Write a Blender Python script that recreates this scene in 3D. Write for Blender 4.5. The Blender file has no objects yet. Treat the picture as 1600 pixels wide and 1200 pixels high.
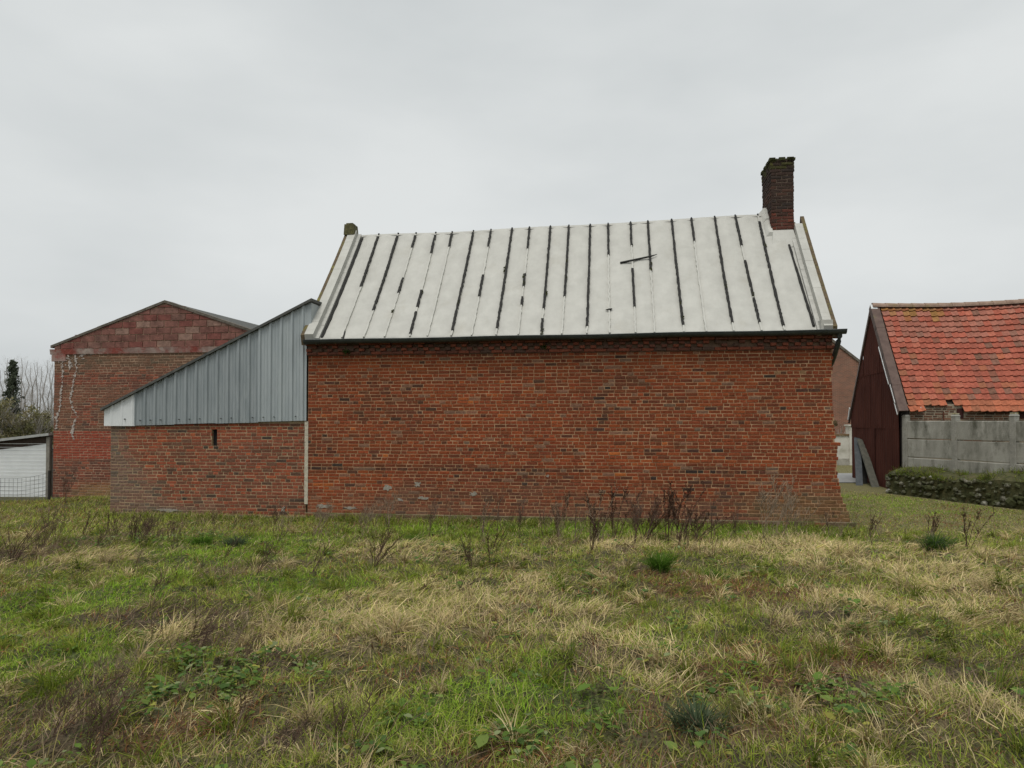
import bpy, math, random
import numpy as np
from mathutils import Vector, noise as mnoise

R = math.radians
scene = bpy.context.scene
col = scene.collection

# ------------------------------------------------------------------ camera
CAM_Z = 2.0
cam_data = bpy.data.cameras.new('camera')
cam = bpy.data.objects.new('camera', cam_data)
col.objects.link(cam)
cam.location = (0, 0, CAM_Z)
cam.rotation_euler = (R(91.2), 0, 0)
cam_data.sensor_width = 36.0
cam_data.lens = 36.0 * 1150 / 1600
cam_data.shift_y = 0.0206
cam_data.clip_start = 0.05
cam_data.clip_end = 5000
scene.camera = cam

# ------------------------------------------------------------------ sky, sun, exposure
SUN_EL, SUN_AZ = 66, 200
world = bpy.data.worlds.new('World')
scene.world = world
world.use_nodes = True
wn, wl = world.node_tree.nodes, world.node_tree.links
wn.clear()
w_out = wn.new('ShaderNodeOutputWorld')
w_bg = wn.new('ShaderNodeBackground')
w_bg.inputs['Strength'].default_value = 0.1
sky = wn.new('ShaderNodeTexSky')
sky.sky_type = 'NISHITA'
sky.sun_disc = False
sky.sun_elevation = R(SUN_EL)
sky.sun_rotation = R(SUN_AZ)
sky.dust_density = 4.0
hs = wn.new('ShaderNodeHueSaturation')
hs.inputs['Saturation'].default_value = 0.10
wl.new(sky.outputs[0], hs.inputs['Color'])
tc = wn.new('ShaderNodeTexCoord')
mp = wn.new('ShaderNodeMapping')
mp.inputs['Scale'].default_value = (1.0, 1.0, 2.6)
wl.new(tc.outputs['Generated'], mp.inputs[0])
cn = wn.new('ShaderNodeTexNoise')
cn.inputs['Scale'].default_value = 1.7
cn.inputs['Detail'].default_value = 5
cn.inputs['Roughness'].default_value = 0.5
wl.new(mp.outputs[0], cn.inputs['Vector'])
cr = wn.new('ShaderNodeValToRGB')
cr.color_ramp.elements[0].position = 0.30
cr.color_ramp.elements[0].color = (4.3, 4.58, 4.66, 1)
cr.color_ramp.elements[1].position = 0.68
cr.color_ramp.elements[1].color = (5.75, 5.96, 5.96, 1)
wl.new(cn.outputs['Fac'], cr.inputs[0])
wm = wn.new('ShaderNodeMix')
wm.data_type = 'RGBA'
wm.inputs['Factor'].default_value = 0.88            # the closed cloud cover over the clear sky
wl.new(hs.outputs[0], wm.inputs['A'])
wl.new(cr.outputs[0], wm.inputs['B'])
wl.new(wm.outputs['Result'], w_bg.inputs['Color'])
wl.new(w_bg.outputs[0], w_out.inputs[0])

sun_data = bpy.data.lights.new('sun', 'SUN')
sun_data.energy = 1.5
sun_data.angle = R(28)
sun_data.color = (1.0, 0.965, 0.91)
sun = bpy.data.objects.new('sun', sun_data)
col.objects.link(sun)
sun.rotation_euler = (R(90 - SUN_EL), 0, R(180 - SUN_AZ))
vs = scene.view_settings
vs.view_transform = 'Standard'
vs.look = 'None'
vs.exposure = 0.42
vs.gamma = 1.0
vs.use_curve_mapping = False
scene.cycles.use_denoising = True
scene.cycles.max_bounces = 5
scene.cycles.diffuse_bounces = 3
scene.cycles.transparent_max_bounces = 4
scene.render.film_transparent = False

# ------------------------------------------------------------------ helpers
def rgba(c):
    return (c[0], c[1], c[2], 1.0)


def mat(name, c1=None, c2=None, scale=6.0, rough=0.85, bump=0.0, bscale=None, metal=0.0, attr=False,
        stretch=(1, 1, 1), lo=0.35, hi=0.65, spec=0.3, var=0.22, c3=None, s3=1.0, t3=(0.55, 0.7)):
    """A noise material: two colours mixed, or the mesh's own piece colours with grain; c3 adds a third, patchy colour."""
    m = bpy.data.materials.new(name)
    m.use_nodes = True
    nt = m.node_tree
    n, l = nt.nodes, nt.links
    b = n['Principled BSDF']
    b.inputs['Roughness'].default_value = rough
    b.inputs['Metallic'].default_value = metal
    b.inputs['Specular IOR Level'].default_value = spec
    g = n.new('ShaderNodeNewGeometry')
    mpn = n.new('ShaderNodeMapping')
    mpn.inputs['Scale'].default_value = stretch
    l.new(g.outputs['Position'], mpn.inputs[0])
    t = n.new('ShaderNodeTexNoise')
    t.inputs['Scale'].default_value = scale
    t.inputs['Detail'].default_value = 7
    t.inputs['Roughness'].default_value = 0.65
    l.new(mpn.outputs[0], t.inputs['Vector'])
    r = n.new('ShaderNodeValToRGB')
    r.color_ramp.elements[0].position = lo
    r.color_ramp.elements[1].position = hi
    l.new(t.outputs['Fac'], r.inputs[0])
    if attr:
        r.color_ramp.elements[0].color = rgba((1 - var,) * 3)
        r.color_ramp.elements[1].color = rgba((1 + var,) * 3)
        a = n.new('ShaderNodeAttribute')
        a.attribute_name = 'Col'
        mx = n.new('ShaderNodeMix')
        mx.data_type = 'RGBA'
        mx.blend_type = 'MULTIPLY'
        mx.inputs['Factor'].default_value = 1.0
        l.new(a.outputs['Color'], mx.inputs['A'])
        l.new(r.outputs[0], mx.inputs['B'])
        cout = mx.outputs['Result']
    else:
        r.color_ramp.elements[0].color = rgba(c1)
        r.color_ramp.elements[1].color = rgba(c2 or c1)
        cout = r.outputs[0]
    if c3 is not None:
        t3n = n.new('ShaderNodeTexNoise')
        t3n.inputs['Scale'].default_value = s3
        t3n.inputs['Detail'].default_value = 8
        t3n.inputs['Roughness'].default_value = 0.7
        l.new(mpn.outputs[0], t3n.inputs['Vector'])
        r3 = n.new('ShaderNodeMapRange')
        r3.inputs['From Min'].default_value = t3[0]
        r3.inputs['From Max'].default_value = t3[1]
        l.new(t3n.outputs['Fac'], r3.inputs['Value'])
        m3 = n.new('ShaderNodeMix')
        m3.data_type = 'RGBA'
        l.new(r3.outputs[0], m3.inputs['Factor'])
        l.new(cout, m3.inputs['A'])
        m3.inputs['B'].default_value = rgba(c3)
        cout = m3.outputs['Result']
    l.new(cout, b.inputs['Base Color'])
    if bump:
        bn = n.new('ShaderNodeTexNoise')
        bn.inputs['Scale'].default_value = bscale or scale * 4
        bn.inputs['Detail'].default_value = 5
        l.new(mpn.outputs[0], bn.inputs['Vector'])
        bp = n.new('ShaderNodeBump')
        bp.inputs['Strength'].default_value = bump
        bp.inputs['Distance'].default_value = 0.02
        l.new(bn.outputs['Fac'], bp.inputs['Height'])
        l.new(bp.outputs[0], b.inputs['Normal'])
    return m


def leaf_mat(name, trans=0.3, rough=0.7):
    m = bpy.data.materials.new(name)
    m.use_nodes = True
    n, l = m.node_tree.nodes, m.node_tree.links
    n.clear()
    o = n.new('ShaderNodeOutputMaterial')
    a = n.new('ShaderNodeAttribute')
    a.attribute_name = 'Col'
    d = n.new('ShaderNodeBsdfDiffuse')
    t = n.new('ShaderNodeBsdfTranslucent')
    mx = n.new('ShaderNodeMixShader')
    mx.inputs[0].default_value = trans
    l.new(a.outputs['Color'], d.inputs['Color'])
    l.new(a.outputs['Color'], t.inputs['Color'])
    l.new(d.outputs[0], mx.inputs[1])
    l.new(t.outputs[0], mx.inputs[2])
    l.new(mx.outputs[0], o.inputs[0])
    return m


def brick_tex_mat(name, c1, c2, mortar, pitch=0.068, blen=0.225):
    """Procedural courses for walls too far, or turned too far away, to tell bricks apart."""
    m = bpy.data.materials.new(name)
    m.use_nodes = True
    n, l = m.node_tree.nodes, m.node_tree.links
    b = n['Principled BSDF']
    b.inputs['Roughness'].default_value = 0.92
    t = n.new('ShaderNodeTexCoord')
    sx = n.new('ShaderNodeSeparateXYZ')
    l.new(t.outputs['Object'], sx.inputs[0])
    ad = n.new('ShaderNodeMath')
    l.new(sx.outputs['X'], ad.inputs[0])
    l.new(sx.outputs['Y'], ad.inputs[1])
    cx = n.new('ShaderNodeCombineXYZ')
    l.new(ad.outputs[0], cx.inputs['X'])
    l.new(sx.outputs['Z'], cx.inputs['Y'])
    br = n.new('ShaderNodeTexBrick')
    br.inputs['Scale'].default_value = 1.0
    br.inputs['Brick Width'].default_value = blen
    br.inputs['Row Height'].default_value = pitch
    br.inputs['Mortar Size'].default_value = 0.006
    br.inputs['Color1'].default_value = rgba(c1)
    br.inputs['Color2'].default_value = rgba(c2)
    br.inputs['Mortar'].default_value = rgba(mortar)
    l.new(cx.outputs[0], br.inputs['Vector'])
    nz = n.new('ShaderNodeTexNoise')
    nz.inputs['Scale'].default_value = 1.3
    nz.inputs['Detail'].default_value = 8
    l.new(t.outputs['Object'], nz.inputs['Vector'])
    mr = n.new('ShaderNodeMapRange')
    mr.inputs['To Min'].default_value = 0.6
    mr.inputs['To Max'].default_value = 1.35
    l.new(nz.outputs['Fac'], mr.inputs['Value'])
    mx = n.new('ShaderNodeVectorMath')
    mx.operation = 'SCALE'
    l.new(br.outputs['Color'], mx.inputs[0])
    l.new(mr.outputs[0], mx.inputs['Scale'])
    l.new(mx.outputs[0], b.inputs['Base Color'])
    return m


class MB:
    """Collects faces with a colour each and links them as ONE mesh object."""

    def __init__(self):
        self.v, self.f, self.c = [], [], []

    def face(self, pts, c=(1, 1, 1)):
        i = len(self.v)
        self.v += [tuple(p) for p in pts]
        self.c += [c] * len(pts)
        self.f.append(tuple(range(i, i + len(pts))))

    def hexa(self, p, c=(1, 1, 1)):
        """p: 8 corners, bottom ring of four then top ring of four."""
        i = len(self.v)
        self.v += [tuple(q) for q in p]
        self.c += [c] * 8
        for a in ((0, 3, 2, 1), (4, 5, 6, 7), (0, 1, 5, 4), (1, 2, 6, 5), (2, 3, 7, 6), (3, 0, 4, 7)):
            self.f.append(tuple(i + k for k in a))

    def box(self, x0, x1, y0, y1, z0, z1, c=(1, 1, 1)):
        self.hexa([(x0, y0, z0), (x1, y0, z0), (x1, y1, z0), (x0, y1, z0),
                   (x0, y0, z1), (x1, y0, z1), (x1, y1, z1), (x0, y1, z1)], c)

    def tube(self, pts, rad, sides=5, c=(1, 1, 1), cap=True):
        i0 = len(self.v)
        pts = [Vector(p) for p in pts]
        if not hasattr(rad, '__len__'):
            rad = [rad] * len(pts)
        for k, p in enumerate(pts):
            d = (pts[min(k + 1, len(pts) - 1)] - pts[max(k - 1, 0)]).normalized()
            a = d.cross(Vector((0, 0, 1)) if abs(d.z) < 0.9 else Vector((1, 0, 0))).normalized()
            b = d.cross(a)
            for s in range(sides):
                t = 2 * math.pi * s / sides
                self.v.append(tuple(p + (a * math.cos(t) + b * math.sin(t)) * rad[k]))
                self.c.append(c)
        for k in range(len(pts) - 1):
            for s in range(sides):
                s2 = (s + 1) % sides
                self.f.append((i0 + k * sides + s, i0 + k * sides + s2, i0 + (k + 1) * sides + s2, i0 + (k + 1) * sides + s))
        if cap:
            self.f.append(tuple(i0 + s for s in range(sides)))
            self.f.append(tuple(i0 + (len(pts) - 1) * sides + s for s in reversed(range(sides))))

    def mesh(self, name, m):
        me = bpy.data.meshes.new(name)
        me.from_pydata(self.v, [], self.f)
        if m:
            me.materials.append(m)
        at = me.attributes.new('Col', 'FLOAT_COLOR', 'POINT')
        ca = np.ones((len(self.v), 4), np.float32)
        if self.v:
            ca[:, :3] = np.array(self.c, np.float32)
        at.data.foreach_set('color', ca.ravel())
        me.update()
        return me

    def build(self, name, m, parent=None, smooth=False, loc=None):
        me = self.mesh(name, m)
        if smooth:
            me.polygons.foreach_set('use_smooth', [True] * len(me.polygons))
        o = bpy.data.objects.new(name, me)
        col.objects.link(o)
        if parent:
            o.parent = parent
        if loc:
            o.location = loc
        return o


def link(name, me, parent=None, loc=(0, 0, 0), rot=(0, 0, 0), scale=None):
    o = bpy.data.objects.new(name, me)
    col.objects.link(o)
    if parent:
        o.parent = parent
    o.location = loc
    o.rotation_euler = rot
    if scale:
        o.scale = scale
    return o


def tag(o, label=None, cat=None, group=None, kind=None):
    if label:
        o['label'] = label
    if cat:
        o['category'] = cat
    if group:
        o['group'] = group
    if kind:
        o['kind'] = kind
    return o


def empty(name, loc, rz=0.0, label=None, cat=None, group=None):
    o = bpy.data.objects.new(name, None)
    o.empty_display_size = 0.2
    col.objects.link(o)
    o.location = loc
    o.rotation_euler = (0, 0, rz)
    return tag(o, label, cat, group)


def npmesh(name, verts, faces_flat, loop_tot, cols, m):
    """Large meshes straight from numpy arrays."""
    me = bpy.data.meshes.new(name)
    nv, nf, nl = len(verts), len(loop_tot), len(faces_flat)
    me.vertices.add(nv)
    me.vertices.foreach_set('co', np.asarray(verts, np.float32).ravel())
    me.loops.add(nl)
    me.loops.foreach_set('vertex_index', np.asarray(faces_flat, np.int32))
    me.polygons.add(nf)
    ls = np.zeros(nf, np.int32)
    ls[1:] = np.cumsum(loop_tot)[:-1]
    me.polygons.foreach_set('loop_start', ls)
    me.update(calc_edges=True)
    at = me.attributes.new('Col', 'FLOAT_COLOR', 'POINT')
    ca = np.ones((nv, 4), np.float32)
    ca[:, :3] = cols
    at.data.foreach_set('color', ca.ravel())
    me.materials.append(m)
    return me


def n1(x, y=0.0, z=0.0):
    return mnoise.noise(Vector((x, y, z)))


def _hash(ix, iy, seed):
    h = (ix.astype(np.int64) * 374761393 + iy.astype(np.int64) * 668265263 + seed * 974711) & 0x7fffffff
    h = ((h ^ (h >> 13)) * 1274126177) & 0x7fffffff
    return ((h ^ (h >> 16)) & 0xffff) / 65535.0


def vnoise(x, y, seed=0):
    x = np.asarray(x, float)
    y = np.asarray(y, float)
    ix, iy = np.floor(x), np.floor(y)
    fx, fy = x - ix, y - iy
    fx = fx * fx * (3 - 2 * fx)
    fy = fy * fy * (3 - 2 * fy)
    a, b = _hash(ix, iy, seed), _hash(ix + 1, iy, seed)
    c, d = _hash(ix, iy + 1, seed), _hash(ix + 1, iy + 1, seed)
    return (a * (1 - fx) + b * fx) * (1 - fy) + (c * (1 - fx) + d * fx) * fy


def fbm(x, y, seed=0, octs=3):
    t, a, s = 0, 0.5, 1.0
    for k in range(octs):
        t = t + a * vnoise(np.asarray(x) * s, np.asarray(y) * s, seed + k * 17)
        a *= 0.5
        s *= 2.03
    return t / (1 - 0.5 ** octs)


def mixc(a, b, t):
    t = max(0.0, min(1.0, t))
    return tuple(a[i] * (1 - t) + b[i] * t for i in range(3))


# ------------------------------------------------------------------ meadow patches (metres on the ground: x, y, half width, half depth)
STRAW = [(-0.6, 6.54, 1.55, 1.15), (-1.0, 5.6, .7, .4), (4.51, 10.38, 1.3, 1.7), (4.81, 8.64, 0.6, 2.6), (0.84, 5.09, 0.46, 0.66), (-1.43, 9.89, 0.59, 0.9),
         (-2.58, 5.52, 0.36, 0.44), (2.33, 3.84, 0.3, 0.38), (3.1, 6.89, 0.45, 0.61), (0.84, 6.57, 0.28, 0.62), (0.32, 7.64, 0.33, 0.8),
         (-5.34, 9.29, 0.72, 0.6), (6.4, 9.6, 0.9, 1.6), (4.0, 6.6, 0.8, 0.5), (2.2, 10.6, 1.6, 0.5)]
BROWN = [(-3.21, 8.63, 0.56, 0.8), (-2.44, 5.55, 0.26, 0.62), (-2.27, 3.79, 0.4, 0.36), (-0.98, 3.7, 0.33, 0.25), (2.98, 4.65, 0.25, 0.43),
         (2.51, 6.48, 0.28, 0.42), (0.62, 5.19, 0.27, 0.39), (-6.53, 10.97, 0.9, 2.0), (1.24, 9.01, 0.47, 0.5), (1.96, 4.51, 0.14, 0.29),
         (-1.6, 5.3, 0.3, 0.4), (-3.0, 6.3, 0.5, 0.4)]
LITTER = [(2.29, 7.77, 0.77, 0.86), (1.17, 3.95, 0.3, 0.48), (0.13, 3.74, 0.22, 0.28), (2.33, 5.28, 0.45, 0.48), (-1.64, 3.96, 0.25, 0.36),
          (1.6, 4.9, 0.4, 0.4), (9.2, 15.4, .9, 0.5), (8.3, 14.2, .8, .5), (10.2, 16.6, .6, .8)]
GREEN = [(-3.99, 10.97, 1.46, 2.0), (-2.27, 7.64, 0.72, 1.0), (-4.03, 7.19, 0.85, 1.44), (1.2, 13.2, 4.88, 0.9), (0.38, 4.48, 0.39, 0.46),
         (1.32, 5.15, 0.44, 0.6), (4.87, 12.3, 0.81, 0.8), (-2.94, 4.94, 0.45, 0.82), (-0.16, 4.08, 0.37, 0.47), (8.99, 17.5, 2.4, 2.5)]
LEAF = [(-1.8, 4.81, 0.28, 0.59), (-2.18, 4.48, 0.33, 0.6), (0.14, 3.95, 0.14, 0.27), (2.01, 4.2, 0.22, 0.35), (3.09, 6.08, 0.26, 0.32),
        (0.9, 8.72, 0.3, 0.8), (-0.77, 3.74, 0.13, 0.28), (-1.23, 10.0, 0.35, 1.0), (1.26, 4.46, 0.19, 0.34), (-5.9, 11.6, 1.2, 1.2), (2.9, 8.6, 0.5, 0.3)]


def patch(x, y, L, seed):
    wx = x + (fbm(x * 1.3, y * 1.3, seed) - 0.5) * 0.9
    wy = y + (fbm(x * 1.3 + 31, y * 1.3 + 7, seed + 5) - 0.5) * 1.1
    t = np.zeros_like(np.asarray(x, float))
    for (a, b, rx, ry) in L:
        d = ((wx - a) / (rx * 1.15)) ** 2 + ((wy - b) / (ry * 1.15)) ** 2
        t = np.maximum(t, np.clip(1.45 - 1.35 * d, 0, 1))
    return t


def ground_z(x, y):
    x = np.asarray(x, float)
    y = np.asarray(y, float)
    z = 0.4 * np.clip((13.5 - y) / 10.5, 0, 1)
    near = np.clip((13.0 - y) / 3.0, 0, 1) * np.clip((9 - np.abs(x)) / 2, 0, 1)
    z = z + near * ((fbm(x * 1.1, y * 1.1, 3) - 0.5) * 0.20 + (fbm(x * 3.1, y * 3.1, 9) - 0.5) * 0.10 + np.clip(fbm(x * 6.5, y * 5.0, 13) - 0.45, 0, 1) * 0.16)
    z = z + near * 0.05 * patch(x, y, STRAW, 11)
    # low mound at the foot of the left outbuilding and shed
    z = z + 0.12 * np.exp(-(((x + 10.0) / 1.3) ** 2 + ((y - 17.6) / 1.0) ** 2))
    # the bank along the base of the house
    return z


# ------------------------------------------------------------------ ground, road
def build_ground():
    xs = np.unique(np.concatenate([np.linspace(-12, 14, 330), np.array([-2500, -800, -250, -90, -45, -25, -17, 19, 28, 48, 95, 260, 800, 2500.])]))
    ys = np.unique(np.concatenate([np.linspace(1.0, 8, 110), np.linspace(8.1, 20, 100), np.array([-60, -15, -4, 23, 27, 33, 45, 70, 130, 300, 900, 3000.])]))
    X, Y = np.meshgrid(xs, ys)
    Z = ground_z(X, Y)
    V = np.stack([X.ravel(), Y.ravel(), Z.ravel()], 1)
    nx, ny = len(xs), len(ys)
    i = np.arange(nx * ny).reshape(ny, nx)
    F = np.stack([i[:-1, :-1], i[:-1, 1:], i[1:, 1:], i[1:, :-1]], -1).reshape(-1, 4)
    x, y = V[:, 0], V[:, 1]
    st, br, li, gr = patch(x, y, STRAW, 11), patch(x, y, BROWN, 21), patch(x, y, LITTER, 31), patch(x, y, GREEN, 41)
    C = np.tile(np.array([0.075, 0.07, 0.03]), (len(V), 1))
    for w, c in ((gr, (0.055, 0.075, 0.02)), (st, (0.16, 0.125, 0.065)), (br, (0.075, 0.055, 0.035)), (li, (0.13, 0.072, 0.035))):
        C = C * (1 - 0.8 * w[:, None]) + np.array(c) * 0.8 * w[:, None]
    lw = np.clip((x - 6.0) / 1.0, 0, 1) * np.clip((y - 12.8) / .8, 0, 1)
    C = C * (1 - lw[:, None]) + np.array((.15, .135, .055)) * lw[:, None]
    m = mat('meadow_ground', attr=True, scale=45, var=0.75, bump=1.0, bscale=60, rough=0.95, c3=(0.05, 0.036, 0.02), s3=14, t3=(0.52, 0.68))
    me = npmesh('ground', V, F.ravel(), np.full(len(F), 4), C, m)
    me.polygons.foreach_set('use_smooth', [True] * len(me.polygons))
    o = link('ground', me)
    tag(o, 'rough meadow ground sloping down to the brick house', kind='structure')


build_ground()
m_road = mat('road_asphalt', (0.20, 0.20, 0.195), (0.27, 0.27, 0.26), scale=3, bump=0.2)
mb = MB()
for k in range(12):
    x0, x1 = -10 + k * 4, -6 + k * 4
    mb.face([(x0, 23.6, 0.02), (x1, 23.6, 0.02), (x1, 27.6, 0.03), (x0, 27.6, 0.03)])
tag(mb.build('road', m_road), 'pale grey village road crossing behind the brick house', kind='structure')

# ------------------------------------------------------------------ brickwork
m_brick = mat('weathered_brick', attr=True, scale=38, var=0.30, bump=0.35, bscale=120, rough=0.93, spec=0.15)
m_mortar = mat('lime_mortar', (0.29, 0.16, 0.085), (0.44, 0.28, 0.165), scale=7, bump=0.3, bscale=80, rough=0.95, spec=0.1,
               c3=(0.19, 0.115, 0.07), s3=1.3, t3=(0.52, 0.68))
rng = random.Random(7)


def brick_geo(mbx, cx, cy, cz, l, h, d, c, rnd, jit=0.0025, ch=0.005):
    """One brick: a box with a worn (chamfered) face towards -y. cy is the front plane."""
    j = lambda s=1.0: rnd.uniform(-jit, jit) * s
    x0, x1, z0, z1 = cx - l / 2, cx + l / 2, cz - h / 2, cz + h / 2
    i = len(mbx.v)
    back = [(x0, cy + d, z0), (x1, cy + d, z0), (x1, cy + d, z1), (x0, cy + d, z1)]
    mid = [(x0 + j(), cy + ch * 0.9, z0 + j(.6)), (x1 + j(), cy + ch * 0.9, z0 + j(.6)), (x1 + j(), cy + ch * 0.9, z1 + j(.6)), (x0 + j(), cy + ch * 0.9, z1 + j(.6))]
    fr = [(x0 + ch + j(), cy + j(), z0 + ch + j(.6)), (x1 - ch + j(), cy + j(), z0 + ch + j(.6)),
          (x1 - ch + j(), cy + j(), z1 - ch + j(.6)), (x0 + ch + j(), cy + j(), z1 - ch + j(.6))]
    mbx.v += back + mid + fr
    mbx.c += [c] * 12
    for k in range(4):
        k2 = (k + 1) % 4
        mbx.f.append((i + k, i + k2, i + 4 + k2, i + 4 + k))
        mbx.f.append((i + 4 + k, i + 4 + k2, i + 8 + k2, i + 8 + k))
    mbx.f.append((i + 8, i + 9, i + 10, i + 11))


def courses(x0f, x1f, z0, n, pitch, sl=0.212, hl=0.103, joint=0.010, rnd=rng, keep=None, phead=(0.04, 0.86), hole=None):
    """Bricks (xa, xb, z centre, is_stretcher, course) laid in courses that mix stretchers and headers."""
    out = []
    for i in range(n):
        zc = z0 + (i + 0.5) * pitch
        xa, xe = x0f(zc), x1f(zc)
        x = xa + rnd.choice((0, 0, 0)) - (0.0 if i % 2 == 0 else 0.0)
        first = True
        while x < xe - 0.03:
            head = rnd.random() < phead[i % 2]
            l = hl if head else sl
            full = True
            if first:                                                # closers and cut bricks break the bond at the start
                l = rnd.choice((hl, hl * 1.5, sl, hl * .6, sl * .8))
                head = True
            first = False
            if x + l > xe:
                l = xe - x
                full = False
            if hole and x < hole[1] and x + l > hole[0] and hole[2] < zc < hole[3]:
                for a_, b_ in ((x, hole[0]), (hole[1], x + l)):      # bricks cut at the reveals of an opening
                    if b_ - a_ > 0.02:
                        out.append((a_, b_, zc, False, i))
            elif l > 0.03 and (keep is None or keep(x, x + l, zc)):
                out.append((x, x + l, zc + rnd.uniform(-.0022, .0022), full and not head, i))
            x += l + joint + rnd.uniform(-.003, .004)
    return out


def lay(bricks, colour, m, parent, h, n_single=300, key=None, proud=0.0055, sl=0.212, depth=0.05, y=0.0, stuffname='brick_courses', seed=1):
    """The bricks that show largest become parts of their own; the others one part of kind stuff."""
    rnd = random.Random(seed)
    st = [b for b in bricks if b[3]]
    if key:
        st.sort(key=key)
    single = set(id(b) for b in st[:n_single])
    bulk = MB()
    variants = []
    for b in bricks:
        xc, zc, l = (b[0] + b[1]) / 2, b[2], b[1] - b[0]
        c = colour(xc, zc, b, rnd)
        pr = proud + rnd.uniform(-.003, .003)
        if id(b) not in single:
            brick_geo(bulk, xc, y - pr, zc, l, h, depth, c, rnd, jit=0.003)
            continue
        best, bd = None, 9
        for vc, me in variants:
            dd = sum(abs(math.sqrt(vc[q]) - math.sqrt(c[q])) for q in range(3))
            if dd < bd:
                best, bd = me, dd
        if best is None or (bd > 0.035 and len(variants) < 60):
            t = MB()
            brick_geo(t, 0, 0, 0, sl, h, depth, c, rnd)
            best = t.mesh('brick', m)
            variants.append((c, best))
        link('brick', best, parent, (xc, y - pr, zc))
    if bulk.v:
        tag(bulk.build(stuffname, m, parent), kind='stuff')


RED, DEEP, DARK, ORANGE, GREY = (0.345, 0.082, 0.040), (0.25, 0.072, 0.040), (0.105, 0.058, 0.043), (0.47, 0.135, 0.045), (0.20, 0.125, 0.085)


def pick(rnd, table):
    r = rnd.random() * sum(w for w, _ in table)
    for w, c in table:
        r -= w
        if r <= 0:
            return c
    return table[-1][1]


RAMP = [(0.0, (0.37, 0.105, 0.029)), (0.16, (0.280, 0.069, 0.0245)), (0.42, (0.213, 0.053, 0.022)), (0.64, (0.150, 0.046, 0.023)), (0.82, (0.092, 0.041, 0.026)), (1.0, (0.042, 0.030, 0.025))]


def ramp(t, R_=RAMP):
    t = max(0.0, min(1.0, t))
    for (ta, ca), (tb, cb_) in zip(R_, R_[1:]):
        if t <= tb:
            return mixc(ca, cb_, (t - ta) / (tb - ta))
    return R_[-1][1]


def house_colour(x, z, b, rnd):
    t = 0.49 + 0.20 * n1(x * 0.55, z * 1.1, 2.0) + 0.16 * n1(x * 1.7, z * 3.0, 6.0) + 0.20 * n1(b[4] * 0.73, 3.1) + rnd.gauss(0, 0.10)
    if rnd.random() < 0.055:
        t += 0.30
    if rnd.random() < 0.012:
        t -= 0.3
    if 0.98 < z < 1.15:
        t += 0.20
    if z > 2.7:
        t -= 0.06
    if x < 1.9 and z < 0.9:
        t -= 0.14
    if 2.8 < x < 5.2 and 1.5 < z < 2.6:
        t -= 0.08
    c = ramp(t)
    v = rnd.uniform(0.90, 1.10)
    c = (c[0] * v, c[1] * v * rnd.uniform(.94, 1.06), c[2] * v)
    if rnd.random() < 0.06:
        c = mixc(c, (0.19, 0.13, 0.09), 0.6)
    low = (0.72 - z) / 0.6 + 0.9 * n1(x * 1.3, z * 2.2, 8.0)
    if low > 0:
        c = mixc(c, (0.155, 0.10, 0.07), 0.55 * min(1, low))
    if x > 8.3 and z < 0.75:
        c = mixc(c, (0.16, 0.125, 0.05), 0.55 * min(1, (0.75 - z) / 0.35) * min(1, (x - 8.3)))
    if 9.2 < x < 10.0 and 2.7 < z < 3.0 and n1(x * 3, z * 3, 4) > -0.05:
        c = mixc(c, (0.28, 0.21, 0.11), 0.5)
    return c


# ------------------------------------------------------------------ the brick house
HL, HR = (-4.16, 15.0, 0.0), R(-7.9)
house = empty('brick_house', HL, HR, 'red brick house with white membrane roof and tall chimney in the middle of the meadow', 'house')
PITCH = 0.0665
HW, HD = 10.2, 4.7
_ends = [(3.6, 10.2), (2.91, 10.17), (2.32, 10.18), (1.62, 10.24), (1.02, 10.26), (0.73, 10.30), (0.49, 10.36), (0.32, 10.43), (0.14, 10.49), (-0.4, 10.5)]


def right_end(z):
    for (za, xa), (zb, xb) in zip(_ends, _ends[1:]):
        if z >= zb:
            return xa + (xb - xa) * (za - z) / (za - zb)
    return 10.5


rr = random.Random(5)
_tooth = {i: rr.choice((0, 0, 0.0, 0.012, -0.012, 0.02)) for i in range(-5, 80)}
_tooth[23] = 0.075
_tooth[22] = 0.02
_tooth[24] = -0.02


def right_edge(z):
    return right_end(z) + _tooth[int(z / PITCH)]


N_COURSE = 50
mb = MB()
prev = -0.4
zz = [-0.4] + [i * PITCH for i in range(0, N_COURSE + 1)] + [3.6]
for za, zb in zip(zz, zz[1:]):
    e = right_edge((za + zb) / 2) - 0.008
    mb.box(0.004, e, 0.0, 0.3, za, zb)
wall = mb.build('wall', m_mortar, house)
m_gable_brick = brick_tex_mat('gable_brick', RED, DARK, (0.36, 0.24, 0.15))
g = MB()
zr = 6.30
for x0, x1 in ((0.006, 0.30), (9.88, 10.16)):                      # gable walls behind the front wall
    p = [(0.3, -0.4), (HD, -0.4), (HD, 3.55), (2.35, 6.28), (0.3, 3.85)]
    i = len(g.v)
    g.v += [(x0, a, b) for a, b in p] + [(x1, a, b) for a, b in p]
    g.c += [(1, 1, 1)] * 10
    g.f += [(i + 4, i + 3, i + 2, i + 1, i), (i + 5, i + 6, i + 7, i + 8, i + 9)] + [(i + k, i + (k + 1) % 5, i + 5 + (k + 1) % 5, i + 5 + k) for k in range(5)]
g.build('gable_wall', m_gable_brick, house)
g = MB()
g.box(0.3, 9.88, HD - 0.3, HD, -0.4, 3.55)
g.build('rear_wall', m_gable_brick, house)

hb = courses(lambda z: 0.008, right_edge, 2 * PITCH, N_COURSE - 2, PITCH, keep=lambda a, b, z: True)
lay(hb, house_colour, m_brick, wall, PITCH - 0.0120, 300, key=lambda b: -b[0], seed=3)

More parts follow.
